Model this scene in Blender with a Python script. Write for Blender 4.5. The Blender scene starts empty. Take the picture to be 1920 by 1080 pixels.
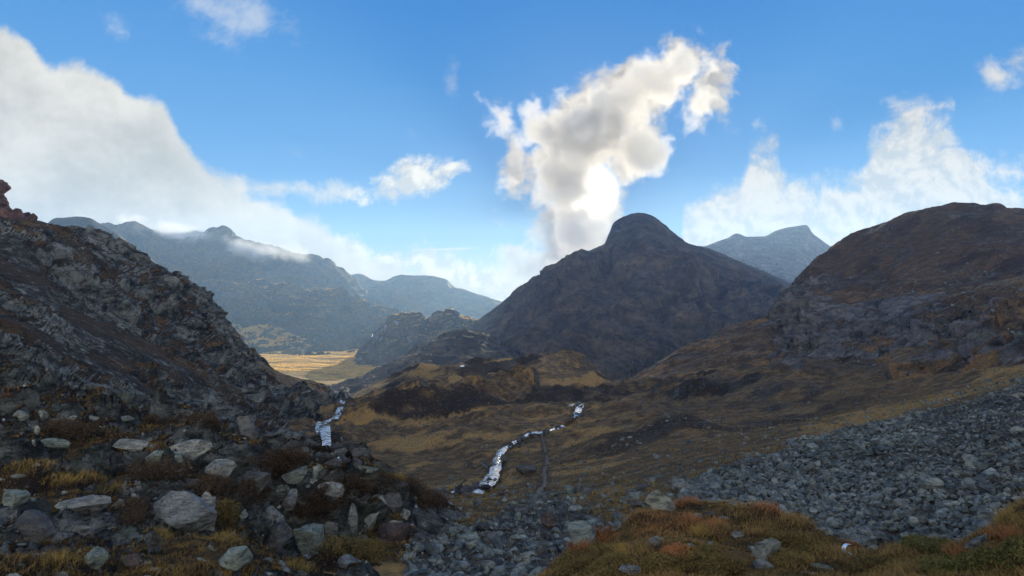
import bpy, bmesh, math, random
import numpy as np
from mathutils import Vector, Matrix, Euler

rng = np.random.default_rng(7)
random.seed(7)
SC = bpy.context.scene
COL = SC.collection
R = math.radians
F = 1423.0                       # focal length in photo pixels (1920 wide)

# ------------------------------------------------------------------ noise
_perm = np.tile(rng.permutation(512), 2)
_perm = np.concatenate([_perm, _perm]).astype(np.int32)
_g = rng.normal(size=(512, 3)); _g /= np.linalg.norm(_g, axis=1)[:, None]
_G = _g.astype(np.float32)
_RV = rng.random((512, 8)).astype(np.float32)

def pnoise(P):
    out = np.empty(len(P), np.float32)
    for s in range(0, len(P), 200000):
        p = P[s:s + 200000]
        f0 = np.floor(p); i = f0.astype(np.int64) & 511
        f = (p - f0).astype(np.float32)
        w = f * f * f * (f * (f * 6 - 15) + 10)
        r = 0
        for a in (0, 1):
            xa = _perm[(i[:, 0] + a) & 511]
            wx = w[:, 0] if a else 1 - w[:, 0]
            for b in (0, 1):
                xb = _perm[xa + ((i[:, 1] + b) & 511)]
                wy = wx * (w[:, 1] if b else 1 - w[:, 1])
                for c in (0, 1):
                    g = _G[_perm[xb + ((i[:, 2] + c) & 511)]]
                    d = g[:, 0] * (f[:, 0] - a) + g[:, 1] * (f[:, 1] - b) + g[:, 2] * (f[:, 2] - c)
                    r = r + d * wy * (w[:, 2] if c else 1 - w[:, 2])
        out[s:s + 200000] = r * 1.6
    return out

def fbm(P, wl, n, gain=0.5, ridged=False, sp=None, seed=0):
    t = np.zeros(len(P), np.float32); a = 1.0
    for k in range(n):
        v = pnoise(P / wl + (seed * 17.3 + k * 5.1))
        if ridged:
            v = 1 - 2 * np.abs(v)
        if sp is not None:
            fade = np.clip(wl / (2.2 * sp) - 1, 0, 1)
            if fade.max() <= 0: break
            v = v * fade
        t += a * v; a *= gain; wl *= 0.5
    return t

def cells(P, size, seed=0):
    """Worley: returns F1, F2, random tilted-plane height of the nearest cell"""
    n = len(P)
    A = np.empty(n, np.float32); B = np.empty(n, np.float32); H = np.empty(n, np.float32); ID = np.empty(n, np.float32)
    for s in range(0, n, 200000):
        q = (P[s:s + 200000] / size + seed * 7.7).astype(np.float32)
        f0 = np.floor(q); i = f0.astype(np.int64)
        f1 = np.full(len(q), 9, np.float32); f2 = f1.copy(); h = np.zeros(len(q), np.float32); idd = h.copy()
        for a in (-1, 0, 1):
            for b in (-1, 0, 1):
                for c in (-1, 0, 1):
                    hsh = _perm[_perm[_perm[(i[:, 0] + a) & 511] + ((i[:, 1] + b) & 511)] + ((i[:, 2] + c) & 511)]
                    rv = _RV[hsh]
                    dx = f0[:, 0] + a + rv[:, 0] - q[:, 0]; dy = f0[:, 1] + b + rv[:, 1] - q[:, 1]; dz = f0[:, 2] + c + rv[:, 2] - q[:, 2]
                    d = np.sqrt(dx * dx + dy * dy + dz * dz)
                    near = d < f1
                    f2 = np.where(near, f1, np.minimum(f2, d)); f1 = np.where(near, d, f1)
                    hh = (rv[:, 3] - .5) - ((rv[:, 4] - .5) * dx + (rv[:, 5] - .5) * dy + (rv[:, 6] - .5) * dz) * 1.6
                    h = np.where(near, hh, h); idd = np.where(near, rv[:, 7], idd)
        A[s:s + 200000] = f1; B[s:s + 200000] = f2; H[s:s + 200000] = h; ID[s:s + 200000] = idd
    return A, B, H, ID

def sst(a, b, x):
    t = np.clip((x - a) / (b - a), 0, 1); return t * t * (3 - 2 * t)

def pchip(x, Y, xq):
    """monotone cubic along axis 0 of Y (len(x), ...)"""
    x = np.asarray(x, float); Y = np.asarray(Y, float)
    if len(x) == 2:
        t = (xq - x[0]) / (x[1] - x[0]); t = t.reshape((-1,) + (1,) * (Y.ndim - 1))
        return Y[0] * (1 - t) + Y[1] * t
    h = np.diff(x).reshape((-1,) + (1,) * (Y.ndim - 1)); dl = np.diff(Y, axis=0) / h
    m = np.zeros_like(Y)
    w1 = 2 * h[1:] + h[:-1]; w2 = h[1:] + 2 * h[:-1]
    ok = dl[1:] * dl[:-1] > 0
    with np.errstate(divide='ignore', invalid='ignore'):
        mm = (w1 + w2) / (w1 / dl[:-1] + w2 / dl[1:])
    m[1:-1] = np.where(ok, mm, 0); m[0] = dl[0]; m[-1] = dl[-1]
    k = np.clip(np.searchsorted(x, xq) - 1, 0, len(x) - 2)
    sh = (-1,) + (1,) * (Y.ndim - 1)
    t = ((xq - x[k]) / (x[k + 1] - x[k])).reshape(sh); H = h[k]
    return ((1 + 2 * t) * (1 - t) ** 2) * Y[k] + t * (1 - t) ** 2 * H * m[k] + t * t * (3 - 2 * t) * Y[k + 1] + t * t * (t - 1) * H * m[k + 1]

# ------------------------------------------------------------------ mesh helpers
def new_mesh(name, V, Fc, smooth=True, attrs=None):
    """V (n,3); Fc (m,k) int array or list of such arrays"""
    Fs = Fc if isinstance(Fc, list) else [Fc]
    me = bpy.data.meshes.new(name)
    me.vertices.add(len(V)); me.vertices.foreach_set('co', np.asarray(V, np.float32).ravel())
    tot = np.concatenate([np.full(len(f), f.shape[1], np.int32) for f in Fs])
    idx = np.concatenate([np.asarray(f, np.int32).ravel() for f in Fs])
    st = np.concatenate([[0], np.cumsum(tot)[:-1]]).astype(np.int32)
    me.loops.add(len(idx)); me.loops.foreach_set('vertex_index', idx)
    me.polygons.add(len(tot)); me.polygons.foreach_set('loop_start', st)
    me.polygons.foreach_set('use_smooth', np.full(len(tot), smooth, bool))
    me.update(calc_edges=True)
    for k, a in (attrs or {}).items():
        a = np.asarray(a, np.float32)
        if a.ndim == 1:
            me.attributes.new(k, 'FLOAT', 'POINT').data.foreach_set('value', a)
        else:
            me.attributes.new(k, 'FLOAT_COLOR', 'POINT').data.foreach_set('color', a.ravel())
    return me

def link(name, me, mat=None, parent=None, loc=None, **tags):
    o = bpy.data.objects.new(name, me); COL.objects.link(o)
    if mat is not None and me is not None and not len(me.materials): me.materials.append(mat)
    if parent is not None: o.parent = parent
    if loc is not None: o.location = loc
    for k, v in tags.items(): o[k] = v
    return o

def P3(px, py, d):
    px = np.asarray(px, float); py = np.asarray(py, float); d = np.asarray(d, float)
    return np.stack([(px - 960) / F * d, d + 0 * px, (540 - py) / F * d], -1)

PATCH = {}

def xgrid(x0, x1, step=1.9):
    xs = []
    x = x0
    while x < x1:
        xs.append(x)
        out = max(-30 - x, x - 1950, 0)
        x += step if out <= 0 else step + min(out * .06, 24)
    xs.append(x1)
    return np.array(xs)

def patch(name, rows, x0, x1, disp, zone, mat, step=1.9, vstep=1.7, kind='structure', **tags):
    X = xgrid(x0, x1, step)
    D = []; Y = []
    for r in rows:
        if r[0] == 'back':
            d = D[-1] + r[1]; z = (540 - Y[-1]) / F * D[-1] - r[2]
            D.append(d); Y.append(540 - z * F / d)
        elif r[0] == 'front':          # a row under the first real row
            D.append(None); Y.append(r)
        else:
            a = np.array(r, float)
            Y.append(pchip(a[:, 0], a[:, 1], np.clip(X, a[0, 0], a[-1, 0]))); D.append(np.exp(pchip(a[:, 0], np.log(a[:, 2]), np.clip(X, a[0, 0], a[-1, 0]))))
    if D[0] is None:
        _, dd, dz = Y[0]
        d = D[1] - dd; z = (540 - Y[1]) / F * D[1] - dz
        D[0] = d; Y[0] = 540 - z * F / d
    Y = np.array(Y); D = np.array(D)
    vs = [0.0]
    for k in range(len(Y) - 1):
        m = np.abs(Y[k + 1] - Y[k]); m = np.percentile(m[(X > -100) & (X < 2020)], 75) if ((X > -100) & (X < 2020)).any() else m.mean()
        n = int(np.clip(m / vstep, 8, 260))
        vs += list(k + (np.arange(n) + 1) / n)
    vs = np.array(vs)
    yy = pchip(np.arange(len(Y)), Y, vs); dd = np.exp(pchip(np.arange(len(Y)), np.log(D), vs))
    nv, nu = len(vs), len(X)
    P = P3(np.broadcast_to(X, (nv, nu)), yy, dd)
    def normals(P):
        du = np.gradient(P, axis=1); dv = np.gradient(P, axis=0)
        N = np.cross(du, dv); N /= np.linalg.norm(N, axis=2)[..., None] + 1e-9
        s = np.sign((N * np.array([0, -.35, 1.0])).sum(2)); s[s == 0] = 1
        return N * s[..., None], np.sqrt(np.linalg.norm(du, axis=2) * np.linalg.norm(dv, axis=2))
    N, sp = normals(P)
    c = dict(P=P.reshape(-1, 3).astype(np.float32), N=N.reshape(-1, 3), sp=sp.ravel().astype(np.float32),
             px=np.broadcast_to(X, (nv, nu)).ravel(), py=yy.ravel(), d=dd.ravel(), v=np.repeat(vs, nu))
    off = disp(c)
    if off.ndim == 1: off = off[:, None] * c['N']
    Q = (c['P'] + off)
    N2, _ = normals(Q.reshape(nv, nu, 3)); c['N2'] = N2.reshape(-1, 3); c['Q'] = Q
    z = zone(c)
    z4 = np.ones((len(Q), 4), np.float32); z4[:, :z.shape[1]] = np.clip(z, 0, 1)
    i = np.arange(nv * nu).reshape(nv, nu)
    f = np.stack([i[:-1, :-1], i[:-1, 1:], i[1:, 1:], i[1:, :-1]], -1).reshape(-1, 4)
    me = new_mesh(name, Q, f, True, {'zone': z4})
    o = link(name, me, mat, kind=kind, **tags)
    qx = 960 + F * Q[:, 0] / Q[:, 1]; qy = 540 - F * Q[:, 2] / Q[:, 1]
    PATCH[name] = dict(Q=Q, N=c['N2'], qx=qx, qy=qy, nu=nu, nv=nv, z=z4, f=f, v=c['v'])
    return o

def at(name, px, py):
    """surface point of a landform seen near photo pixel (px, py): position, normal, metres per pixel"""
    p = PATCH[name]
    e = (p['qx'] - px) ** 2 + (p['qy'] - py) ** 2 + p['Q'][:, 1] * .02
    k = int(np.argmin(e)); q = p['Q'][k]
    d = float(q[1])
    return Vector((float((px - 960) / F * d), d, float(q[2]))), Vector(p['N'][k].tolist()), d / F
# ------------------------------------------------------------------ node helpers
class NT:
    def __init__(self, tree):
        self.t = tree; self.n = tree.nodes; self.l = tree.links
    def node(self, typ, ins=None, **props):
        n = self.n.new(typ)
        for k, v in props.items(): setattr(n, k, v)
        for k, v in (ins or {}).items():
            self.put(n.inputs[k], v)
        return n
    def put(self, s, v):
        if isinstance(v, bpy.types.NodeSocket): self.l.new(v, s)
        elif v is not None:
            if isinstance(v, (tuple, list)) and s.type == 'RGBA' and len(v) == 3: v = (*v, 1)
            s.default_value = v
    def m(self, op, a, b=None, c=None, clamp=False):
        n = self.n.new('ShaderNodeMath'); n.operation = op; n.use_clamp = clamp
        for i, v in enumerate((a, b, c)):
            if v is not None: self.put(n.inputs[i], v)
        return n.outputs[0]
    def mr(self, x, a, b, lo=0.0, hi=1.0, smooth=True):
        n = self.n.new('ShaderNodeMapRange'); n.interpolation_type = 'SMOOTHSTEP' if smooth else 'LINEAR'
        for i, v in enumerate((x, a, b, lo, hi)): self.put(n.inputs[i], v)
        return n.outputs[0]
    def mix(self, f, a, b, blend='MIX'):
        n = self.n.new('ShaderNodeMix'); n.data_type = 'RGBA'; n.blend_type = blend
        self.put(n.inputs[0], f); self.put(n.inputs[6], a); self.put(n.inputs[7], b)
        return n.outputs[2]
    def noise(self, vec, scale, detail=5, rough=.55, dist=0.0, dims='3D'):
        n = self.n.new('ShaderNodeTexNoise'); n.noise_dimensions = dims
        self.put(n.inputs['Vector'], vec); n.inputs['Scale'].default_value = scale; n.inputs['Detail'].default_value = detail
        n.inputs['Roughness'].default_value = rough; n.inputs['Distortion'].default_value = dist
        return n.outputs[0]
    def vec(self, x, y, z):
        n = self.n.new('ShaderNodeCombineXYZ')
        for i, v in enumerate((x, y, z)): self.put(n.inputs[i], v)
        return n.outputs[0]
    def vm(self, op, a, b=None):
        n = self.n.new('ShaderNodeVectorMath'); n.operation = op
        self.put(n.inputs[0], a)
        if b is not None: self.put(n.inputs[1], b)
        return n.outputs[0] if op not in ('LENGTH', 'DOT_PRODUCT', 'DISTANCE') else n.outputs[1]

def new_mat(name):
    m = bpy.data.materials.new(name); m.use_nodes = True
    nt = NT(m.node_tree); nt.n.clear()
    out = nt.node('ShaderNodeOutputMaterial')
    return m, nt, out

def terrain_mat(name, k, veg=((.055, .038, .018), (.10, .068, .028)), gold=(.22, .13, .035), dark=(.022, .016, .012),
                rock=((.07, .08, .09), (.17, .185, .20)), lichen=(.12, .15, .10), bump=.4, rockgain=1.0, stretch=(1, 1, 2.2), spot=0.0, hard=0.0):
    """k: texture frequency (1/metres).  zone attribute: r rock, g dry golden grass, b dark heather, a loose stone"""
    m, nt, out = new_mat(name)
    geo = nt.node('ShaderNodeNewGeometry'); pos = geo.outputs['Position']
    zone = nt.node('ShaderNodeAttribute', attribute_name='zone')
    sep = nt.node('ShaderNodeSeparateColor', {'Color': zone.outputs['Color']})
    r, g, b = sep.outputs[0], sep.outputs[1], sep.outputs[2]
    n1 = nt.noise(pos, k * .35, 4); n2 = nt.noise(pos, k * 1.6, 6, .62); n3 = nt.noise(pos, k * 7, 5, .65)
    mp = nt.node('ShaderNodeMapping', {'Vector': pos, 'Rotation': (.5, .35, .3), 'Scale': stretch})
    ns = nt.noise(mp.outputs[0], k * 1.1, 7, .68, .6)
    vg = nt.mix(nt.mr(n2, .38, .64), veg[0], veg[1])
    vg = nt.mix(nt.mr(nt.m('ADD', g, nt.m('MULTIPLY', nt.m('SUBTRACT', n2, .5), 1.1)), .3, .75), vg, gold)
    vg = nt.mix(nt.mr(nt.m('ADD', b, nt.m('MULTIPLY', nt.m('SUBTRACT', n3, .5), 1.2)), .35, .7), vg, dark)
    vg = nt.mix(nt.mr(n3, .3, .75, -.25, .55), vg, nt.mix(1.0, vg, (1.9, 1.8, 1.5), 'MULTIPLY'))
    vg = nt.mix(nt.mr(n3, .5, .26, 0, .8), vg, nt.mix(1.0, vg, (.35, .35, .4), 'MULTIPLY'))
    rk = nt.mix(nt.mr(ns, .34 + .12 * hard, .68 - .12 * hard), rock[0], rock[1])
    if hard:
        cr = nt.node('ShaderNodeTexVoronoi', {'Vector': nt.vm('ADD', mp.outputs[0], nt.vm('MULTIPLY', nt.node('ShaderNodeTexNoise', {'Vector': pos, 'Scale': k * 2.0, 'Detail': 4.0}).outputs['Color'], (1.2 / k, 1.2 / k, 1.2 / k))), 'Scale': k * 1.3}, feature='DISTANCE_TO_EDGE')
        rk = nt.mix(nt.mr(cr.outputs['Distance'], .05, .0, 0, .7), rk, (.012, .012, .014))
    rk = nt.mix(nt.mr(n2, .52, .72, 0, .8), rk, lichen)
    rk = nt.mix(nt.mr(ns, .42, .33, 0, .75), rk, (.018, .019, .022))
    rk = nt.mix(nt.mr(n3, .58, .72, 0, .6), rk, nt.mix(1.0, rk, (1.7, 1.7, 1.65), 'MULTIPLY'))
    rf = nt.mr(nt.m('ADD', r, nt.m('MULTIPLY', nt.m('SUBTRACT', n3, .5), 1.0)), .36, .62, 0, rockgain)
    col = nt.mix(rf, vg, rk)
    if spot:
        vor = nt.node('ShaderNodeTexVoronoi', {'Vector': pos, 'Scale': k * 5.0, 'Randomness': 1.0})
        sepv = nt.node('ShaderNodeSeparateColor', {'Color': vor.outputs['Color']})
        isst = nt.m('MULTIPLY', nt.mr(sepv.outputs[0], .80, .84), nt.mr(vor.outputs['Distance'], .38, .26))
        col = nt.mix(nt.m('MULTIPLY', isst, spot), col, nt.mix(sepv.outputs[1], rock[1], lichen))
    h = nt.m('ADD', nt.m('MULTIPLY', n3, .35), nt.m('ADD', nt.m('MULTIPLY', ns, nt.m('ADD', .25, rf)), n2))
    bp = nt.node('ShaderNodeBump', {'Strength': bump, 'Distance': 1.2 / k, 'Height': h})
    bs = nt.node('ShaderNodeBsdfPrincipled', {'Base Color': col, 'Roughness': .92, 'Specular IOR Level': .15, 'Normal': bp.outputs[0]})
    nt.l.new(bs.outputs[0], out.inputs[0])
    return m

def stone_mat(name, a=(.055, .065, .078), b=(.20, .215, .225), lichen=(.16, .19, .12), k=2.0, bump=.5, tint=True):
    m, nt, out = new_mat(name)
    tc = nt.node('ShaderNodeTexCoord'); pos = nt.node('ShaderNodeNewGeometry').outputs['Position']
    mp = nt.node('ShaderNodeMapping', {'Vector': pos, 'Rotation': (.4, .5, .2), 'Scale': (1, 1, 2.6)})
    n1 = nt.noise(mp.outputs[0], k * 1.3, 7, .68, .5); n2 = nt.noise(pos, k * 4, 6, .65); n3 = nt.noise(pos, k * 14, 4, .6)
    col = nt.mix(nt.mr(n1, .36, .64), a, b)
    col = nt.mix(nt.mr(nt.noise(mp.outputs[0], k * 3.2, 6, .7, .8), .46, .36, 0, .8), col, nt.mix(1.0, col, (.22, .23, .26), 'MULTIPLY'))
    if tint:
        at_ = nt.node('ShaderNodeAttribute', attribute_name='tint')
        col = nt.mix(at_.outputs['Fac'], nt.mix(1.0, col, (.28, .29, .33), 'MULTIPLY'), nt.mix(1.0, col, (1.65, 1.62, 1.52), 'MULTIPLY'))
    col = nt.mix(nt.mr(n2, .54, .70, 0, .7), col, lichen)
    col = nt.mix(nt.mr(n3, .45, .30, 0, .7), col, nt.mix(1.0, col, (.35, .35, .38), 'MULTIPLY'))
    h = nt.m('ADD', nt.m('MULTIPLY', n3, .3), nt.m('ADD', n1, nt.m('MULTIPLY', n2, .6)))
    bp = nt.node('ShaderNodeBump', {'Strength': bump, 'Distance': .25 / k, 'Height': h})
    bs = nt.node('ShaderNodeBsdfPrincipled', {'Base Color': col, 'Roughness': .85, 'Specular IOR Level': .25, 'Normal': bp.outputs[0]})
    nt.l.new(bs.outputs[0], out.inputs[0])
    return m

def leaf_mat(name, a, b, c=None, k=3.0, through=.3):
    """blades and leaves: 'tint' runs root (0) to tip (1), noise varies from plant to plant"""
    m, nt, out = new_mat(name)
    pos = nt.node('ShaderNodeNewGeometry').outputs['Position']
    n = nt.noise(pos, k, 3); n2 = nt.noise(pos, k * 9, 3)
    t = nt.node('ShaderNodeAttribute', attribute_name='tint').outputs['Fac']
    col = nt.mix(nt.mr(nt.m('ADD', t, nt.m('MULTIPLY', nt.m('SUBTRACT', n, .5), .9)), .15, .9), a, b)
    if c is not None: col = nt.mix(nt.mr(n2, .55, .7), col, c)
    bs = nt.node('ShaderNodeBsdfPrincipled', {'Base Color': col, 'Roughness': .75, 'Specular IOR Level': .2})
    tr = nt.node('ShaderNodeBsdfTranslucent', {'Color': col})
    mx = nt.node('ShaderNodeMixShader', {0: through, 1: bs.outputs[0], 2: tr.outputs[0]})
    nt.l.new(mx.outputs[0], out.inputs[0])
    return m
# ------------------------------------------------------------------ sky, sun, camera
SUN_EL, SUN_AZ = 7.2, 4.2          # degrees above the horizon, degrees to the right of straight ahead (+Y)
def build_world():
    w = bpy.data.worlds.new("World"); SC.world = w; w.use_nodes = True
    nt = NT(w.node_tree); nt.n.clear()
    out = nt.node('ShaderNodeOutputWorld')
    tc = nt.node('ShaderNodeTexCoord'); d = tc.outputs['Generated']
    s = nt.node('ShaderNodeSeparateXYZ', {0: d}); x, y, z = s.outputs
    ay = nt.m('MAXIMUM', nt.m('ABSOLUTE', y), .08)
    u = nt.m('MULTIPLY_ADD', nt.m('DIVIDE', x, ay), 1.423, .960)       # tangent-plane coordinates of the direction
    v = nt.m('MULTIPLY_ADD', nt.m('DIVIDE', z, ay), -1.423, .540)
    p = nt.vec(u, v, 0.0)
    sky = nt.node('ShaderNodeTexSky', sky_type='NISHITA', sun_disc=False, sun_elevation=R(SUN_EL), sun_rotation=R(SUN_AZ),
                  altitude=2000, air_density=1.0, dust_density=.3, ozone_density=2.0)
    # clear-air blue, paler towards the horizon, tied to the sky texture's brightness
    blue = nt.node('ShaderNodeValToRGB', {0: nt.mr(z, 0.0, .40, smooth=False)})
    cr = blue.color_ramp; cr.elements[0].position = 0; cr.elements[0].color = (.62, .76, .80, 1)
    cr.elements[1].position = 1; cr.elements[1].color = (.040, .245, .66, 1)
    for q, c in ((.06, (.50, .70, .82)), (.16, (.24, .53, .80)), (.36, (.105, .37, .76)), (.7, (.062, .30, .72))):
        e = cr.elements.new(q); e.color = (*c, 1)
    nsk = nt.mix(1.0, sky.outputs[0], (1.2, 1.2, 1.2), 'MULTIPLY')
    base = nt.mix(.93, nsk, nt.mix(1.0, blue.outputs[0], (10, 10, 10), 'MULTIPLY'))
    # glow of the sun behind the cloud
    sd = (math.sin(R(SUN_AZ)) * math.cos(R(SUN_EL)), math.cos(R(SUN_AZ)) * math.cos(R(SUN_EL)), math.sin(R(SUN_EL)))
    sd2 = (math.sin(R(6)) * math.cos(R(SUN_EL)), math.cos(R(6)) * math.cos(R(SUN_EL)), math.sin(R(SUN_EL)))
    cs = nt.m('MAXIMUM', nt.vm('DOT_PRODUCT', d, sd2), 0.0)
    g1 = nt.m('POWER', cs, 60.0); g2 = nt.m('POWER', cs, 700.0); g3 = nt.m('POWER', cs, 6500.0)
    # warped noise fields
    nA = nt.noise(p, 3.2, 3, .55)
    wcol = nt.node('ShaderNodeTexNoise', {'Vector': p, 'Scale': 5.0, 'Detail': 3.0}).outputs['Color']
    pw = nt.vm('ADD', p, nt.vm('MULTIPLY', nt.vm('SUBTRACT', wcol, (.5, .5, .5)), (.10, .08, 0)))
    n0 = nt.noise(pw, 7.5, 9, .60)
    nL = nt.noise(nt.vm('ADD', pw, (.010, -.012, 0)), 7.5, 5, .60)     # the same field a step towards the light
    relief = nt.m('SUBTRACT', n0, nL)
    nF = nt.noise(pw, 26.0, 6, .62)
    e = nt.m('ADD', nt.m('SUBTRACT', n0, .5), nt.m('MULTIPLY', nt.m('SUBTRACT', nF, .5), .38))
    def curve(pts, coord, hi=1.1):
        c = nt.node('ShaderNodeFloatCurve', {'Value': nt.m('DIVIDE', coord, 2.0, clamp=True)})
        cu = c.mapping.curves[0]
        cu.points[0].location = (0, pts[0][1] / hi); cu.points[1].location = (1, pts[-1][1] / hi)
        for a, b in pts:
            if 0 < a < 2: cu.points.new(a / 2, b / hi)
        c.mapping.update()
        return nt.m('MULTIPLY', c.outputs[0], hi)
    def blob(cx, cy, rx, ry, rot=0.0):
        mp = nt.node('ShaderNodeMapping', {'Vector': p, 'Location': (cx / 1000, cy / 1000, 0), 'Rotation': (0, 0, R(rot)),
                                           'Scale': (rx / 1000, ry / 1000, 1)}, vector_type='TEXTURE')
        return nt.m('MULTIPLY', nt.m('SUBTRACT', 1.0, nt.vm('LENGTH', mp.outputs[0])), min(rx, ry) / 1000)
    def union(bs):
        r = bs[0]
        for b in bs[1:]: r = nt.m('SMOOTH_MAX', r, b, .02)
        return r
    def dens(S, amp, lo, hi):
        return nt.mr(nt.m('MULTIPLY_ADD', e, amp, S), lo, hi)
    col = base
    k10 = 10.0
    def over(col, a, c):
        return nt.mix(a, col, c)
    def shade(dk, lt, f):
        return nt.mix(f, tuple(k10 * q for q in dk), tuple(k10 * q for q in lt))
    # thin high streaks
    thin = union([blob(430, 20, 160, 60, 12), blob(410, 75, 70, 28, 25), blob(550, 285, 70, 22, 18), blob(845, 160, 22, 50, -10), blob(1025, 118, 24, 40, 10),
                  blob(1566, 235, 18, 32, 20), blob(1845, 190, 30, 14, -20), blob(230, 60, 70, 30, 20), blob(770, 245, 30, 12, 20), blob(640, 270, 18, 9, 30), blob(1375, 250, 18, 8, 0), blob(1530, 305, 24, 12, 0)])
    col = over(col, nt.m('MULTIPLY', dens(thin, .16, .008, .06), .62), shade((.55, .62, .72), (.80, .81, .80), .6))
    # horizon haze bank of cloud tops
    hz = nt.m('SUBTRACT', v, .525)
    hor = nt.mr(nt.m('MULTIPLY_ADD', e, .10, hz), -.03, .02)
    strip = nt.noise(nt.vm('MULTIPLY', p, (6, 60, 1)), 1.0, 5, .6)
    col = over(col, nt.m('MULTIPLY', hor, .85), nt.mix(nt.mr(strip, .35, .65), (6.0, 6.4, 6.5), (9.0, 8.6, 7.7)))
    trail = nt.m('MULTIPLY', nt.mr(nt.m('ABSOLUTE', nt.m('SUBTRACT', v, nt.m('MULTIPLY_ADD', u, -.035, .4965))), .0035, .0005),
                 nt.m('MULTIPLY', nt.mr(u, .76, .79), nt.mr(u, .91, .86)))
    col = over(col, nt.m('MULTIPLY', trail, .55), (8.6, 8.5, 8.2))
    # low cumulus rows over the far range
    low = union([blob(700, 492, 110, 36), blob(800, 494, 95, 36, 5), blob(850, 508, 55, 32), blob(640, 475, 90, 36, 10), blob(900, 525, 60, 22), blob(760, 345, 72, 26, -22), blob(735, 365, 40, 26), blob(800, 335, 34, 24)])
    aL = dens(low, .13, -.010, .016)
    col = over(col, nt.m('MULTIPLY', aL, .95), shade((.68, .69, .66), (1.06, 1.0, .87), nt.mr(nt.m('MULTIPLY_ADD', relief, 3.5, nt.m('MULTIPLY', n0, 1.0)), .25, .75)))
    # cloud bank on the right
    yR = curve([(0, 1.0), (1.20, .80), (1.268, .55), (1.285, .38), (1.33, .352), (1.385, .338), (1.41, .275), (1.44, .262), (1.465, .29), (1.475, .318), (1.54, .322), (1.605, .325),
                (1.635, .26), (1.70, .228), (1.775, .222), (1.80, .255), (1.84, .30), (1.90, .325), (2.0, .345)], u)
    SR = nt.m('SUBTRACT', v, yR)
    holes = nt.noise(nt.vm('ADD', pw, (3.1, 1.7, 0)), 10.0, 6, .6)
    aR = nt.m('MULTIPLY', nt.mr(nt.m('MULTIPLY_ADD', e, .22, SR), -.03, .03), nt.mr(nt.m('ADD', holes, nt.m('MULTIPLY', SR, 1.0)), .36, .54))
    br = union([blob(1900, 118, 55, 30, -12), blob(1880, 140, 35, 26)])
    aR = nt.m('MAXIMUM', aR, dens(br, .15, -.006, .04))
    col = over(col, nt.m('MULTIPLY', aR, .93), shade((.60, .62, .61), (.87, .82, .72), nt.mr(nt.m('MULTIPLY_ADD', relief, 3.5, n0), .22, .75)))
    # big bank on the left
    yL = curve([(0, .045), (.05, .075), (.10, .122), (.15, .122), (.20, .138), (.25, .180), (.285, .19), (.32, .225), (.345, .262), (.36, .285), (.40, .325), (.44, .352), (.50, .374), (.55, .395), (.60, .422),
                (.65, .458), (.70, .478), (.80, .505), (.92, .56), (1.1, .75), (2.0, 1.0)], u)
    SL = nt.m('SUBTRACT', v, yL)
    tongue = blob(500, 350, 110, 18, 3)
    SL = nt.m('SMOOTH_MAX', SL, tongue, .03)
    aB = nt.mr(nt.m('MULTIPLY_ADD', e, .085, SL), -.012, .018)
    big = nt.noise(nt.vm('MULTIPLY', p, (1, 1.8, 1)), 3.0, 5, .5)
    rimB = nt.mr(nt.m('MULTIPLY_ADD', e, .08, SL), .10, .0)
    fB = nt.m('ADD', nt.m('MULTIPLY', rimB, .35), nt.mr(nt.m('MULTIPLY_ADD', relief, .55, big), .30, .72, 0, .8))
    col = over(col, nt.m('MULTIPLY', aB, .97), shade((.52, .51, .46), (.93, .88, .77), fB))
    # the towering cloud in front of the sun
    cen = union([blob(1275, 110, 75, 55, -20), blob(1330, 150, 34, 75, 10), blob(1180, 165, 120, 62, -25), blob(1110, 240, 120, 85, -30), blob(1190, 285, 70, 60, -35),
                 blob(945, 225, 26, 55, -25), blob(1010, 240, 45, 40), blob(1050, 330, 95, 70, 20), blob(1120, 370, 50, 55), blob(1050, 430, 85, 75), blob(1040, 500, 120, 60), blob(935, 420, 30, 28), blob(955, 470, 40, 50, -20),
                 blob(970, 340, 26, 30), blob(990, 540, 130, 30)])
    aC = dens(cen, .16, -.004, .030)
    rim = nt.mr(nt.m('MULTIPLY_ADD', e, .10, cen), .062, .0)
    fC = nt.m('ADD', nt.m('MULTIPLY', rim, .75), nt.m('MULTIPLY', relief, 2.6), clamp=True)
    fC = nt.m('ADD', fC, nt.m('MULTIPLY', nt.mr(v, .40, .52), .30), clamp=True)
    cC = shade((.36, .35, .33), (.92, .86, .75), fC)
    cC = nt.mix(nt.m('MULTIPLY', g2, .75), cC, (11.0, 10.0, 8.0))
    col = over(col, nt.m('MULTIPLY', aC, .97), cC)
    # glow
    glow = nt.mix(1.0, nt.mix(1.0, (1, .93, .78, 1), nt.vec(g1, g1, g1), 'MULTIPLY'), (1.0, 1.0, 1.0), 'MULTIPLY')
    col = nt.mix(1.0, col, glow, 'ADD')
    gg = nt.mix(1.0, nt.vec(g3, g3, g3), (240, 222, 175), 'MULTIPLY')
    col = nt.mix(1.0, col, gg, 'ADD')
    # below the horizon: cloud tops far away, greyer
    col = nt.mix(nt.mr(z, -.03, -.15), col, (2.2, 2.4, 2.7))
    # bright cumulus added in the unseen sky behind the camera, to light the land
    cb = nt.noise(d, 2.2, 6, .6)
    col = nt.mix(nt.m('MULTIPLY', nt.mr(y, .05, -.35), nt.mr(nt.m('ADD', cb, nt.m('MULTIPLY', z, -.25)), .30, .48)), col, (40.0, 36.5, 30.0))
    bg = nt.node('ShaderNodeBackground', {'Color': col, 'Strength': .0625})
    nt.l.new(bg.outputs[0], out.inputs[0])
    w.cycles.sampling_method = 'MANUAL'; w.cycles.sample_map_resolution = 512
    sun = bpy.data.lights.new('sun', 'SUN'); sun.energy = 5.0; sun.angle = R(.5); sun.color = (1.0, .86, .62)
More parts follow.
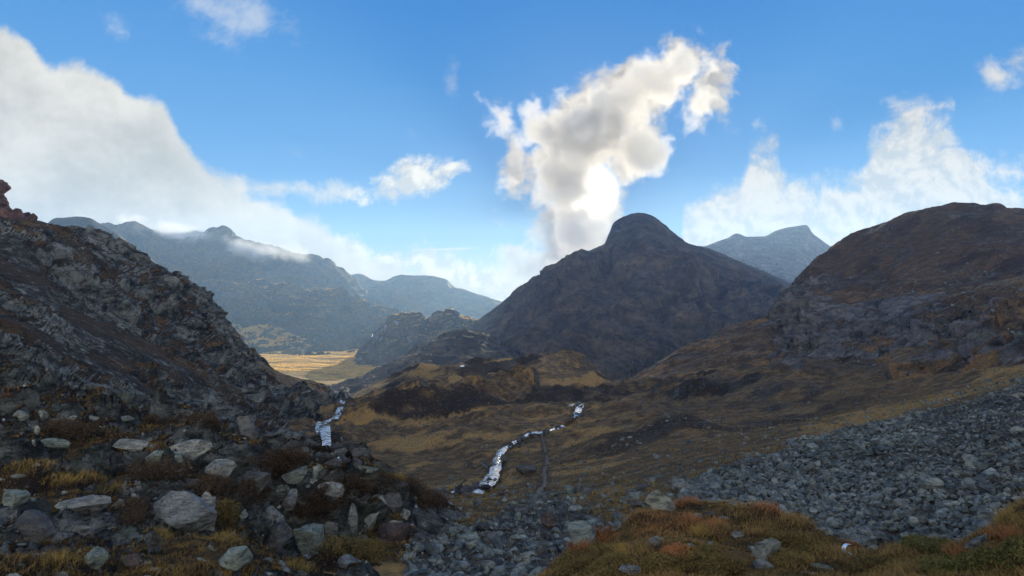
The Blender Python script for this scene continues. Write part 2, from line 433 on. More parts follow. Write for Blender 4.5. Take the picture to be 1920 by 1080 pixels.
    so = bpy.data.objects.new('sun', sun); COL.objects.link(so)
    so.rotation_euler = Vector(sd).to_track_quat('Z', 'Y').to_euler()
    cam = bpy.data.cameras.new('camera'); co = bpy.data.objects.new('camera', cam); COL.objects.link(co)
    cam.sensor_width = 36; cam.lens = 36 * F / 1920; cam.clip_start = .05; cam.clip_end = 30000
    co.location = (0, 0, 0); co.rotation_euler = (R(90), 0, 0)
    SC.camera = co
    vs = SC.view_settings; vs.view_transform = 'Standard'; vs.look = 'None'; vs.gamma = 1; vs.exposure = .68; vs.use_curve_mapping = False
    cy = SC.cycles
    cy.use_denoising = True; cy.max_bounces = 6; cy.diffuse_bounces = 3; cy.glossy_bounces = 2; cy.transmission_bounces = 2; cy.volume_bounces = 3; cy.transparent_max_bounces = 8
    cy.sample_clamp_indirect = 6; cy.use_adaptive_sampling = True; cy.adaptive_threshold = .02
build_world()
# ------------------------------------------------------------------ landforms
def zn(*a): return np.stack(a, -1)
def slope(c): return 1 - np.abs(c['N2'][:, 2])

def disp_rough(A, wl, n=9, rid=.5, gain=.5, block=0.0, bs=1.0, bmask=None, seed=0, sq=(1, 1, 1)):
    def f(c):
        P = c['P'] * np.array(sq, np.float32); sp = c['sp']
        t = fbm(P, wl, n, gain, False, sp, seed) * (1 - rid) + fbm(P, wl * .8, n, gain, True, sp, seed + 3) * rid * .7
        t = t * A
        if block:
            w = P + np.stack([fbm(P, bs * 1.5, 2, .5, seed=seed + 9)] * 3, 1) * bs * .35
            for s_, a_ in ((1.0, 1.0), (.42, .45)):
                f1, f2, h, i_ = cells(w * np.array([1, 1, .8], np.float32), bs * s_, seed)
                b = h * block * a_ * sst(0, .12, f2 - f1) - sst(.16, 0, f2 - f1) * block * .30 * a_
                k = sst(.3, 1.1, bs * s_ / (sp * 2.5))
                m = 1.0 if bmask is None else bmask(c)
                t = t + b * k * m
        return t
    return f

def fade_edges(c, f, x0=None, x1=None, w=40):
    k = np.ones_like(c['px'])
    if x0 is not None: k *= sst(x0, x0 + w, c['px'])
    if x1 is not None: k *= sst(x1, x1 - w, c['px'])
    return f * k

MT_FAR = terrain_mat('far_slopes', .012, veg=((.040, .036, .020), (.115, .085, .036)), gold=(.50, .31, .08), dark=(.022, .022, .02), rock=((.024, .027, .032), (.11, .11, .115)), bump=1.0)
MT_PEAK = terrain_mat('peak_slopes', .035, veg=((.040, .038, .041), (.088, .078, .070)), gold=(.17, .11, .055), dark=(.026, .026, .030), rock=((.055, .062, .085), (.25, .265, .31)), lichen=(.13, .14, .165), bump=.8, stretch=(1.6, 1.6, .6))
MT_MID = None
MT_HILL = terrain_mat('hill_slopes', .20, veg=((.058, .040, .027), (.138, .090, .052)), gold=(.23, .138, .064), dark=(.042, .025, .019), rock=((.045, .042, .046), (.215, .20, .205)), lichen=(.12, .14, .105), bump=.9, spot=.5)
MT_NEAR = terrain_mat('near_rock', .9, veg=((.046, .030, .015), (.120, .076, .028)), gold=(.27, .155, .036), dark=(.022, .014, .010), rock=((.045, .055, .062), (.30, .325, .32)), lichen=(.18, .23, .17), bump=1.2, hard=.35)
MT_SCREE = terrain_mat('ground_cover', .5, veg=((.068, .046, .027), (.172, .114, .056)), gold=(.30, .185, .070), dark=(.026, .018, .013), rock=((.040, .040, .043), (.13, .128, .130)), lichen=(.10, .11, .09), bump=.9, spot=.8)
MT_HUM = terrain_mat('heath_soil', 3.0, veg=((.030, .024, .010), (.075, .052, .020)), gold=(.13, .08, .025), dark=(.018, .014, .009), rock=((.06, .06, .06), (.15, .15, .14)), bump=.8)

def foot_soft(f):
    return lambda c: f(c) * (.15 + .85 * sst(.5, 1.4, c['v']))
def ridge_soft(f, a, b, k):
    """calmer relief along the skyline row b"""
    return lambda c: f(c) * (1 - k * sst(a, b - .05, c['v']) * sst(b + 1, b + .4, c['v']))
MT_LEFT = terrain_mat('crag_slopes', .22, veg=((.062, .040, .023), (.150, .092, .044)), gold=(.27, .15, .055), dark=(.034, .023, .017), rock=((.040, .048, .056), (.36, .385, .38)), lichen=(.30, .345, .28), bump=1.1, spot=.4, hard=.4)
# distant blue range
patch('far_mountains', [
    [(540, 700, 1500), (760, 690, 1500), (1000, 690, 1500)],
    [(540, 600, 1950), (760, 610, 1950), (1000, 630, 1950)],
    [(540, 500, 2250), (600, 505, 2250), (640, 522, 2250), (655, 522, 2250), (675, 519, 2250), (700, 527, 2250), (722, 528, 2250), (742, 520, 2250), (760, 519, 2250), (805, 518, 2250), (835, 526, 2280), (852, 542, 2290), (885, 553, 2300), (940, 570, 2320), (1000, 590, 2350)],
    ('back', 250, 60), ('back', 60, 120)], 540, 1000,
    ridge_soft(disp_rough(34, 190, 9, .7, .48, sq=(1, .5, .7)), 1.3, 2.0, .62), lambda c: zn(sst(.3, .6, slope(c)) * .8, .1 + 0 * c['d'], .2 + 0 * c['d']), MT_FAR)
patch('left_range', [
    [(20, 700, 800), (400, 690, 850), (760, 690, 1050)],
    [(20, 600, 1000), (300, 585, 1100), (450, 595, 1250), (600, 605, 1350), (760, 640, 1500)],
    [(20, 500, 1300), (200, 500, 1350), (300, 505, 1400), (450, 520, 1500), (600, 560, 1600), (760, 625, 1750)],
    [(20, 440, 1450), (150, 440, 1500), (215, 432, 1500), (240, 433, 1520), (300, 440, 1560), (345, 445, 1600), (385, 450, 1620), (400, 437, 1630), (418, 437, 1640), (437, 454, 1650), (480, 470, 1680), (515, 474, 1700), (545, 478, 1720), (590, 492, 1760), (625, 505, 1790), (650, 524, 1810), (680, 548, 1830), (720, 572, 1850), (760, 605, 1880)],
    ('back', 180, 50), ('back', 60, 120)], 20, 760,
    ridge_soft(disp_rough(36, 170, 9, .7, .5, block=8, bs=40, sq=(1, .5, .7)), 2.3, 3.0, .35), lambda c: zn(sst(.25, .5, slope(c)) * .9, .08 * sst(520, 600, c['py']), .3 + 0 * c['d']), MT_FAR)
patch('range_foothills', [
    [(340, 680, 1100), (480, 676, 1130), (640, 668, 1180), (800, 662, 1240)],
    [(340, 605, 1160), (480, 606, 1190), (560, 620, 1220), (640, 638, 1250), (800, 646, 1300)],
    [(340, 510, 1300), (380, 524, 1320), (450, 536, 1350), (520, 542, 1370), (575, 548, 1390), (640, 548, 1400), (665, 565, 1400), (700, 584, 1400), (735, 584, 1390), (748, 604, 1380), (765, 632, 1370), (800, 655, 1370)],
    ('back', 120, 30), ('back', 60, 90)], 340, 800,
    foot_soft(disp_rough(16, 100, 8, .6, .52, block=7, bs=30)), lambda c: zn(sst(.2, .45, slope(c)), .02 + .32 * sst(.2, .05, slope(c)), .3 + 0 * c['d']), MT_FAR)
patch('small_peak', [
    [(40, 520, 800), (300, 520, 800)],
    [(40, 450, 900), (85, 425, 900), (108, 412, 900), (140, 408, 900), (165, 412, 905), (188, 424, 910), (215, 437, 915), (250, 465, 920), (300, 500, 930)],
    ('back', 120, 30), ('back', 60, 90)], 40, 300,
    disp_rough(4, 60, 8, .6, .5), lambda c: zn(.9 + 0 * c['d'], 0 * c['d'], .2 + 0 * c['d']), MT_FAR)
patch('rock_pinnacle', [
    [(-300, 470, 150), (-40, 450, 150), (60, 470, 150)],
    [(-300, 330, 158), (-60, 322, 158), (-22, 338, 158), (-8, 352, 158), (0, 368, 158), (8, 386, 158), (14, 397, 158), (26, 406, 158), (60, 428, 158)],
    ('back', 20, 4), ('back', 8, 14)], -300, 60,
    disp_rough(1.6, 12, 8, .6, .5, block=1.6, bs=5), lambda c: zn(1 + 0 * c['d'], 0 * c['d'], .2 + 0 * c['d']),
    terrain_mat('red_rock', .4, rock=((.045, .022, .026), (.14, .080, .070)), lichen=(.11, .08, .06), bump=.8))
patch('golden_knoll', [
    [(360, 690, 960), (460, 682, 980), (560, 676, 1000), (700, 676, 1030)],
    [(360, 645, 990), (460, 652, 1000), (560, 660, 1030), (640, 668, 1050), (700, 674, 1060)],
    [(360, 590, 1040), (420, 605, 1050), (460, 616, 1060), (490, 612, 1070), (520, 619, 1075), (560, 634, 1080), (590, 648, 1090), (615, 658, 1090), (640, 666, 1090), (700, 676, 1090)],
    ('back', 50, 8), ('back', 30, 30)], 360, 700,
    foot_soft(disp_rough(7, 45, 8, .5, .5, block=4, bs=14)), lambda c: zn(sst(.25, .5, slope(c)) * .8, .9 * sst(.4, .1, slope(c)), .1 + 0 * c['d']), MT_FAR)
patch('valley_floor', [
    [(340, 760, 380), (1050, 760, 380)],
    [(340, 706, 560), (1050, 706, 560)],
    [(340, 681, 780), (1050, 681, 780)],
    [(340, 659, 1040), (1050, 657, 1040)],
    [(340, 645, 1350), (1050, 642, 1350)],
    [(340, 636, 1800), (1050, 632, 1800)]], 340, 1050,
    disp_rough(5, 90, 8, .2, .5), lambda c: zn(.12 + 0 * c['d'], .95 - .4 * sst(.05, .15, slope(c)), .05 + 0 * c['d']), MT_FAR)
patch('dark_knoll', [
    [(580, 730, 640), (700, 715, 620), (850, 700, 640), (1000, 690, 680)],
    [(580, 712, 760), (680, 690, 740), (760, 665, 740), (850, 655, 760), (1000, 650, 800)],
    [(580, 708, 900), (640, 700, 890), (668, 672, 880), (695, 640, 870), (715, 614, 870), (735, 597, 870), (755, 591, 870), (785, 592, 870), (798, 600, 875), (815, 591, 900), (845, 586, 910), (860, 596, 915), (890, 601, 920), (915, 604, 930), (950, 612, 950), (1000, 625, 960)],
    ('back', 60, 10), ('back', 40, 40)], 580, 1000,
    disp_rough(6, 45, 8, .5, .5, block=3, bs=16), lambda c: zn(sst(.25, .5, slope(c)) * .9, .5 * sst(.16, .04, slope(c)), .3 + 0 * c['d']), MT_PEAK)
patch('peak_foot', [
    [(600, 790, 290), (800, 770, 290), (1000, 770, 290), (1150, 790, 300)],
    [(600, 745, 380), (700, 722, 380), (800, 705, 390), (900, 700, 390), (1000, 705, 390), (1150, 745, 380)],
    [(600, 745, 460), (660, 728, 470), (690, 708, 480), (730, 690, 490), (765, 668, 495), (800, 648, 500), (830, 636, 505), (860, 634, 505), (900, 640, 510), (950, 655, 510), (1050, 690, 510), (1150, 730, 500)],
    ('back', 70, 12), ('back', 40, 40)], 600, 1150,
    disp_rough(7, 45, 9, .5, .48, block=2.5, bs=16), lambda c: zn(sst(.25, .55, slope(c)) * .75, .35 * sst(.3, .1, slope(c)), .25 + 0 * c['d']), MT_PEAK)
def peak_disp(c):
    P = c['P']; t = disp_rough(10, 100, 9, .5, .47, block=2.5, bs=20, sq=(1.1, 1.1, .6))(c)
    a = np.arctan2(P[:, 0] - 160, 1010 - P[:, 1]); rr = np.hypot(P[:, 0] - 160, P[:, 1] - 1010)
    a = a + fbm(P, 160, 3, seed=92) * .12
    q = np.stack([a * 5.0, rr / 260, 0 * a], 1).astype(np.float32)
    c['gul'] = fbm(q, 1.0, 5, .55, True, None, 93); t += c['gul'] * np.clip(rr / 20, 0, 15)
    t = (t - 5) * (.3 + .7 * sst(880, 1080, c['px']))
    return t * sst(0, .4, c['v']) * (1 - .72 * sst(2.7, 3.9, c['v']) * sst(5.2, 4.6, c['v']))
patch('main_peak', [
    [(780, 740, 500), (900, 745, 440), (1000, 770, 390), (1100, 790, 350), (1180, 790, 330), (1250, 780, 330), (1350, 745, 380), (1450, 690, 450), (1560, 640, 550)],
    [(780, 695, 620), (880, 690, 540), (940, 690, 500), (1000, 700, 460), (1100, 722, 410), (1180, 738, 390), (1250, 725, 410), (1350, 690, 470), (1450, 640, 560), (1560, 600, 660)],
    [(780, 675, 720), (880, 640, 680), (940, 630, 640), (1000, 620, 600), (1100, 620, 560), (1200, 620, 540), (1300, 620, 560), (1400, 600, 640), (1500, 585, 760), (1560, 580, 800)],
    [(780, 668, 780), (880, 625, 790), (940, 590, 780), (1000, 555, 760), (1060, 525, 740), (1130, 500, 740), (1200, 490, 740), (1270, 500, 760), (1350, 530, 800), (1450, 560, 880), (1560, 575, 920)],
    [(780, 662, 800), (860, 638, 820), (880, 622, 830), (905, 601, 840), (940, 571, 860), (985, 541, 870), (1020, 516, 880), (1050, 494, 890), (1062, 487, 895), (1078, 489, 900), (1108, 472, 910), (1136, 455, 920), (1143, 436, 930), (1150, 420, 940), (1165, 409, 945), (1182, 402, 950), (1200, 400, 950), (1220, 404, 950), (1240, 418, 950), (1262, 436, 955), (1290, 456, 960), (1325, 466, 970), (1360, 480, 980), (1400, 500, 1000), (1450, 525, 1020), (1490, 547, 1040), (1560, 572, 1060)],
    ('back', 120, 60), ('back', 60, 130)], 780, 1560,
    peak_disp, lambda c: zn(.10 + sst(.25, .5, slope(c)) * .2 + .65 * sst(.15, -.35, c['gul'] + .3 * fbm(c['Q'], 40, 4, seed=95)), .45 * sst(540, 680, c['py']) * sst(0, .4, fbm(c['Q'], 60, 4, seed=96)), .2 + 0 * c['d']), MT_PEAK)
patch('right_peak', [
    [(1220, 620, 1100), (1700, 620, 1100)],
    [(1220, 545, 1350), (1440, 535, 1350), (1700, 560, 1350)],
    [(1220, 500, 1650), (1290, 472, 1650), (1330, 460, 1650), (1365, 447, 1650), (1382, 441, 1650), (1400, 445, 1650), (1432, 446, 1650), (1462, 433, 1650), (1488, 426, 1650), (1510, 424, 1650), (1520, 436, 1655), (1545, 456, 1660), (1562, 469, 1670), (1600, 500, 1680), (1700, 540, 1690)],
    ('back', 160, 60), ('back', 60, 120)], 1220, 1700,
    ridge_soft(disp_rough(18, 150, 9, .55, .46), 1.1, 2.0, .6), lambda c: zn(.5 + 0 * c['d'], .1 + 0 * c['d'], .2 + 0 * c['d']), MT_PEAK)

# ---- the hill on the right
def right_zone(c):
    px, py, P = c['px'], c['py'], c['Q']
    n = fbm(P, 45, 4, seed=4); s = slope(c)
    cliff = np.exp(-((px - 1490) / 45) ** 2 - ((py - 590) / 85) ** 2)
    rocky = sst(540, 600, py) * sst(770, 715, py) * sst(1430, 1560, px) * sst(1960, 1800, px)
    nr = fbm(P, 18, 5, seed=6); r = .08 + .4 * sst(.05, .45, nr) + rocky * (.22 + .6 * sst(-.2, .35, nr)) + cliff * .8 + .4 * sst(.5, .7, s)
    gold = .22 + .32 * sst(700, 740, py) + .3 * sst(.1, -.3, n)
    gold = gold * (1 - .8 * sst(600, 480, py))
    dark = .22 + .3 * sst(560, 470, py) + .25 * sst(0, .3, fbm(P, 14, 4, seed=8))
    dark = dark * (1 - .7 * sst(690, 740, py))
    sc = sst(.1, .5, n)
    return zn(r, gold, dark, sc)
def right_disp(c):
    cliff = np.exp(-((c['px'] - 1485) / 45) ** 2 - ((c['py'] - 600) / 90) ** 2)
    t = disp_rough(5.5, 60, 10, .5, .5, seed=5)(c)
    f1, f2, h, _ = cells(c['P'], 9, 3); f1b, f2b, hb, _ = cells(c['P'], 3.5, 4)
    rocky = sst(560, 620, c['py']) * sst(1450, 1600, c['px']) * .5 + cliff + .12
    t += (h * 4.0 + hb * 1.6 - sst(.2, 0, f2 - f1) * 1.0) * rocky
    return t * sst(0, .6, c['v']) + 0
patch('right_hill', [
    [(1100, 830, 120), (1150, 812, 125), (1300, 800, 110), (1450, 790, 96), (1600, 780, 84), (1750, 755, 72), (1920, 715, 64), (2300, 640, 55), (2520, 600, 50)],
    [(1100, 790, 150), (1150, 772, 155), (1300, 757, 128), (1450, 742, 114), (1600, 727, 102), (1750, 700, 92), (1920, 660, 84), (2300, 590, 72), (2520, 560, 68)],
    [(1100, 780, 175), (1150, 765, 172), (1250, 735, 165), (1350, 715, 165), (1450, 690, 165), (1600, 670, 160), (1750, 640, 145), (1920, 600, 130), (2300, 540, 110), (2520, 520, 105)],
    [(1100, 778, 185), (1150, 764, 180), (1250, 712, 195), (1350, 672, 215), (1450, 640, 225), (1600, 590, 230), (1750, 560, 215), (1920, 530, 190), (2300, 500, 160), (2520, 490, 150)],
    [(1100, 777, 190), (1150, 762, 185), (1200, 727, 200), (1250, 692, 220), (1300, 666, 240), (1350, 641, 260), (1400, 621, 275), (1448, 600, 288), (1460, 585, 295), (1485, 545, 305), (1505, 512, 310), (1530, 490, 320), (1565, 466, 330), (1620, 438, 335), (1680, 419, 330), (1740, 405, 322), (1795, 396, 315), (1845, 397, 310), (1866, 395, 305), (1885, 400, 303), (1925, 402, 300), (2050, 420, 290), (2300, 450, 260), (2520, 470, 250)],
    ('back', 40, 8), ('back', 40, 40)], 1100, 2520, right_disp, right_zone, MT_HILL)

# ---- the hill on the left
def left_zone(c):
    P, s = c['Q'], slope(c)
    n = fbm(P, 26, 5, seed=14); n2 = fbm(P, 9, 4, seed=15)
    r = .16 + .9 * sst(.22, .46, s + n * .5) + .4 * sst(-.1, .35, n2)
    gold = .15 + .5 * sst(.05, .5, n2) + .35 * sst(380, 480, c['px']) * sst(700, 600, c['py'])
    dark = .18 + .45 * sst(-.05, .35, -n)
    return zn(r, gold, dark)
def left_disp(c):
    mk = lambda c: sst(-.35, .1, fbm(c['P'], 26, 4, seed=14))
    t = disp_rough(2.6, 34, 10, .45, .5, block=3.2, bs=10, bmask=mk, seed=21)(c) + disp_rough(0, 5, 1, block=.9, bs=2.6, bmask=mk, seed=24)(c)
    P = c['P'] @ np.array([[.8, .2, -.5], [-.2, 1, .1], [.5, 0, .85]], np.float32)
    st = fbm(P * np.array([.25, .25, 1.4], np.float32), 3.2, 5, .55, True, c['sp'], 30)
    t += st * .22 - .9
    sc = np.clip(c['d'] / 120, .3, 1.2)
    return t * sc * (1 - .55 * sst(3.1, 3.9, c['v']) * sst(5.2, 4.6, c['v']))
patch('left_hill', [
    [(-600, 900, 22), (0, 860, 24), (350, 900, 40), (560, 930, 60), (660, 940, 75)],
    [(-600, 740, 27), (0, 775, 30), (200, 795, 38), (350, 822, 50), (450, 842, 65), (560, 866, 82), (620, 884, 92), (660, 890, 96)],
    [(-600, 640, 36), (0, 690, 45), (200, 725, 60), (350, 742, 80), (450, 762, 95), (520, 785, 112), (600, 792, 135), (660, 800, 142)],
    [(-600, 500, 50), (0, 560, 75), (200, 610, 95), (350, 650, 115), (450, 692, 138), (560, 738, 168), (625, 768, 175), (660, 778, 178)],
    [(-600, 330, 70), (-200, 385, 95), (0, 408, 110), (40, 412, 114), (100, 422, 122), (150, 430, 130), (190, 444, 138), (220, 460, 142), (250, 477, 146), (290, 498, 152), (330, 520, 158), (365, 545, 164), (400, 574, 170), (430, 606, 176), (455, 640, 180), (480, 668, 184), (520, 692, 188), (560, 706, 192), (600, 720, 196), (618, 732, 198), (625, 750, 200), (660, 770, 202)],
    ('back', 20, 5), ('back', 30, 40)], -600, 660, left_disp, left_zone, MT_LEFT)

# ---- middle ground, path, loose stones: one sheet from under the camera to the valley lip
def scree_mask(px, py):
    edge = np.interp(px, [1230, 1290, 1330, 1380, 1500, 1650, 1800, 1920, 2100], [960, 915, 893, 872, 832, 800, 762, 722, 640])
    a = sst(edge - 8, edge + 10, py) * sst(1240, 1330, px)
    cen = sst(935, 990, py + 40 * np.sin(px * .02)) * sst(740, 800, px)
    return np.maximum(a, cen * .55)
def ground_zone(c):
    px, py, P = c['px'], c['py'], c['Q']; s = slope(c)
    n = fbm(P, 22, 5, seed=31); n2 = fbm(P, 7, 4, seed=33)
    sc = scree_mask(px + n2 * 25, py + n2 * 12)
    path = np.exp(-((px - np.interp(py, [790, 820, 850, 890, 920, 960], [1000, 1015, 1022, 1024, 1015, 1000])) / np.interp(py, [800, 920], [5, 16])) ** 2) * sst(800, 830, py) * sst(960, 920, py)
    r = .12 + .75 * sst(.18, .5, s + n * .12) + sc + path * .45
    band = np.exp(-((py - np.interp(px, [1290, 1500, 1650, 1800, 1920], [880, 800, 775, 738, 700])) / 26) ** 2) * sst(1420, 1650, px)
    gold = .30 + .65 * sst(-.1, .45, n2) + .55 * band - .3 * sst(1150, 1300, px) * sst(800, 760, py)
    brn = sst(1080, 1230, px) * (1 - sc) * (1 - band)
    r = r + brn * (.05 + .30 * sst(-.25, .35, n2)); gold = gold * (1 - .45 * brn)
    dark = .15 + .55 * sst(.05, .45, -n + n2 * .4) + .35 * sst(.1, .3, s)
    return zn(r, gold * (1 - sc), dark * (1 - band * .8), sc)
BUMPS = [(840, 790, 125, 90, 2.2), (720, 800, 118, 60, 2.0), (960, 740, 165, 90, 2.0), (1240, 815, 70, 85, 1.7), (1130, 825, 66, 60, 1.0), (980, 875, 56, 26, .45), (1290, 800, 66, 55, 1.1), (1030, 715, 190, 70, 2.2), (700, 760, 170, 50, 1.5), (880, 715, 210, 60, 1.6)]
def ground_disp(c):
    P, sp = c['P'], c['sp']; d = c['d'].astype(np.float32)
    A = np.clip(d / 110, .10, 1.3)
    far = 1 - .75 * sst(170, 220, d) * sst(800, 700, c['px'])
    t = (fbm(P, 60, 10, .52, False, sp, 41) * 1.5 + fbm(P, 24, 9, .55, True, sp, 42) * 1.9 * sst(40, 110, d)) * A * far
    f1, f2, h, _ = cells(P, 11, 5)
    t += (h * 2.8 * sst(0, .22, f2 - f1) - sst(.2, 0, f2 - f1) * .5) * far * sst(60, 130, d) * sst(-.1, .4, fbm(P, 40, 3, seed=44))
    for x, y, dp, w, a in BUMPS:
        cx, cy = (x - 960) / F * dp, dp
        t += a * np.exp(-(((P[:, 0] - cx) / (w * dp / F)) ** 2 + ((P[:, 1] - cy) / (w * dp / F * 1.4)) ** 2)) 
    sc = scree_mask(c['px'], c['py'])
    f1, f2, h, _ = cells(P, .55, 6); f1b, f2b, hb, _ = cells(P, .26, 7)
    t += sc * (h * .16 - sst(.2, 0, f2 - f1) * .06 + hb * .07) * sst(60, 35, d)
    off = np.zeros((len(P), 3)); off[:, 2] = t
    return off
patch('ground', [
    [(-600, 1500, 2.6), (2520, 1560, 2.6)],
    [(-600, 1110, 12), (0, 1110, 14), (400, 1105, 15), (750, 1100, 16), (900, 1098, 16.5), (1100, 1098, 16.5), (1300, 1095, 15), (1600, 1090, 13), (1920, 1085, 12), (2520, 1080, 12)],
    [(-600, 1040, 17), (0, 1040, 19), (600, 1030, 21), (750, 1022, 21.5), (900, 1018, 22), (1100, 1018, 22), (1300, 1012, 19), (1600, 1012, 17), (1920, 990, 15), (2520, 960, 14)],
    [(-600, 985, 26), (0, 985, 28), (600, 972, 31), (750, 962, 32), (900, 955, 33), (1000, 952, 32), (1100, 950, 30), (1300, 935, 27), (1450, 930, 25), (1600, 920, 23), (1750, 905, 21), (1920, 885, 20), (2520, 820, 18)],
    [(-600, 930, 42), (0, 930, 44), (600, 925, 52), (700, 922, 52), (820, 922, 50), (900, 920, 48), (1000, 915, 46), (1100, 905, 44), (1200, 893, 41), (1300, 878, 38), (1450, 858, 34), (1600, 845, 31), (1750, 826, 29), (1920, 796, 27), (2520, 700, 24)],
    [(-600, 880, 75), (0, 880, 75), (600, 874, 86), (750, 870, 82), (900, 868, 72), (1000, 862, 66), (1100, 853, 62), (1200, 845, 58), (1300, 833, 55), (1450, 812, 52), (1600, 792, 50), (1750, 764, 47), (1920, 722, 44), (2520, 620, 40)],
    [(-600, 830, 110), (0, 830, 110), (560, 830, 112), (640, 822, 118), (750, 815, 112), (900, 812, 100), (1000, 812, 95), (1100, 803, 90), (1200, 795, 88), (1300, 783, 85), (1450, 766, 80), (1600, 750, 75), (1750, 726, 72), (1920, 688, 68), (2520, 590, 60)],
    [(-600, 790, 150), (0, 790, 150), (560, 788, 158), (640, 778, 165), (700, 768, 162), (750, 760, 160), (900, 756, 150), (1000, 760, 148), (1090, 758, 148), (1200, 755, 140), (1300, 743, 130), (1450, 728, 120), (1600, 713, 110), (1750, 690, 104), (1920, 648, 95), (2520, 560, 85)],
    [(-600, 770, 200), (0, 770, 200), (560, 772, 230), (620, 762, 235), (680, 733, 240), (720, 718, 240), (760, 706, 235), (800, 697, 230), (900, 693, 228), (1000, 686, 222), (1060, 684, 212), (1110, 702, 202), (1150, 740, 192), (1200, 752, 180), (1300, 738, 160), (1450, 722, 145), (1600, 706, 130), (1920, 640, 110), (2520, 550, 100)],
    ('back', 25, 5), ('back', 40, 35)], -600, 2520, ground_disp, ground_zone, MT_SCREE)

# ---- rocky outcrop, left foreground
def crop_zone(c):
    P, s = c['Q'], slope(c)
    n = fbm(P, 4.5, 5, seed=51); n2 = fbm(P, 1.6, 4, seed=53)
    cliff = sst(450, 520, c['px']) * sst(880, 920, c['py'])
    r = .16 + .9 * sst(.14, .38, s + n * .32 + cliff * .1) + .25 * n2
    gold = .25 + .6 * sst(0, .45, n2)
    dark = .3 + .6 * sst(-.05, .3, -n + .25 * n2) + .35 * sst(450, 560, c['px']) * sst(930, 880, c['py'])
    return zn(r, gold, dark)
def crop_disp(c):
    P, sp = c['P'], c['sp']; d = c['d'].astype(np.float32)
    A = np.clip(d / 20, .35, 1.3)
    t = fbm(P, 5.0, 10, .5, False, sp, 61) * .55 + fbm(P, 3.2, 9, .5, True, sp, 62) * .30
    M = np.array([[.85, .1, -.45], [-.1, 1, .1], [.45, 0, .88]], np.float32)
    w = P @ M + np.stack([fbm(P, 2.5, 3, seed=63)] * 3, 1) * .5
    w = w * np.array([1, 1, .7], np.float32)
    m = sst(-.1, .3, fbm(P, 4.5, 4, seed=51))
    m = np.maximum(m, sst(440, 500, c['px']) * sst(880, 915, c['py']) * sst(1060, 1020, c['py'])) 
    for bs, a in ((2.4, .70), (1.0, .34), (.42, .13)):
        f1, f2, h, _ = cells(w, bs, 8)
        t += (h * a * sst(0, .14, f2 - f1) - sst(.16, 0, f2 - f1) * a * .35) * (.12 + .88 * m) * sst(.8, 2.2, bs / (sp * 1.6))
    st = fbm((P @ M) * np.array([.3, .3, 1.6], np.float32), .8, 4, .55, True, sp, 66)
    t += st * .07
    return t * A * sst(0, .6, c['v']) * (1 - .8 * sst(640, 790, c['px']))
patch('outcrop', [
    [(-600, 1900, 2.2), (850, 2300, 3.0)],
    [(-600, 1120, 8.5), (0, 1120, 8.8), (300, 1120, 9.8), (500, 1115, 12), (700, 1112, 15), (790, 1110, 16), (880, 1115, 16.5)],
    [(-600, 1000, 12), (0, 1002, 13), (200, 1003, 14), (340, 1006, 14.6), (420, 1012, 16.5), (500, 1030, 19.2), (600, 1045, 19.8), (700, 1040, 20.4), (770, 1035, 20.6), (830, 1036, 20.8), (880, 1040, 21)],
    [(-600, 880, 17), (0, 895, 18), (200, 905, 18.5), (340, 912, 18.5), (420, 905, 18.5), (500, 908, 20.6), (600, 918, 21.3), (700, 934, 22.0), (760, 950, 22.6), (830, 985, 24.5), (880, 1000, 27)],
    [(-600, 780, 20), (0, 820, 22), (200, 838, 22.5), (340, 838, 22.5), (420, 855, 22), (500, 872, 21.5), (600, 885, 22), (700, 902, 22.8), (760, 915, 24), (830, 955, 27.5), (880, 985, 29)],
    [(-600, 640, 24), (0, 750, 27), (120, 766, 28), (250, 792, 28), (330, 800, 27.5), (400, 826, 27), (470, 848, 26), (540, 858, 25.5), (600, 870, 25.5), (660, 884, 25.5), (720, 896, 25.5), (770, 914, 26.5), (812, 938, 28.5), (840, 962, 30), (880, 985, 31)],
    ('back', 5, 1.8), ('back', 8, 12)], -600, 880, crop_disp, crop_zone, MT_NEAR)

# ---- heath hummock, right foreground
def hum_zone(c):
    P = c['Q']; n = fbm(P, 1.2, 4, seed=71)
    return zn(.12 + .25 * sst(.2, .5, n), .35 + .5 * sst(-.1, .4, fbm(P, .7, 4, seed=72)), .25 + .4 * sst(.1, .5, -n))
def hum_disp(c):
    P, sp = c['P'], c['sp']
    return (fbm(P, 1.3, 9, .5, False, sp, 75) * .15 + fbm(P, .5, 7, .5, False, sp, 76) * .04) * sst(0, .6, c['v'])
HUM_CREST = [(940, 1120, 8.3), (1005, 1086, 8.4), (1060, 1050, 8.6), (1120, 1015, 8.9), (1180, 985, 9.2), (1240, 956, 9.7), (1300, 944, 10), (1370, 948, 10), (1420, 962, 9.6), (1500, 980, 9), (1560, 1000, 8.5), (1640, 1020, 8), (1700, 1016, 7.6), (1780, 1022, 7.1), (1840, 1006, 6.7), (1925, 965, 6.2), (2100, 900, 6), (2520, 860, 6)]
patch('heath_hummock', [
    [(940, 1800, 2.2), (2520, 1680, 2.2)],
    [(940, 1180, 5.5), (1300, 1150, 5.2), (1600, 1120, 4.8), (1920, 1100, 4.4), (2520, 1080, 4.2)],
    [(x, y + 70 * min(1, (1300 - abs(x - 1450)) / 1000), d * .8) for x, y, d in HUM_CREST],
    HUM_CREST, ('back', 1.2, .6), ('back', 2.5, 5)], 940, 2520, hum_disp, hum_zone, MT_HUM)
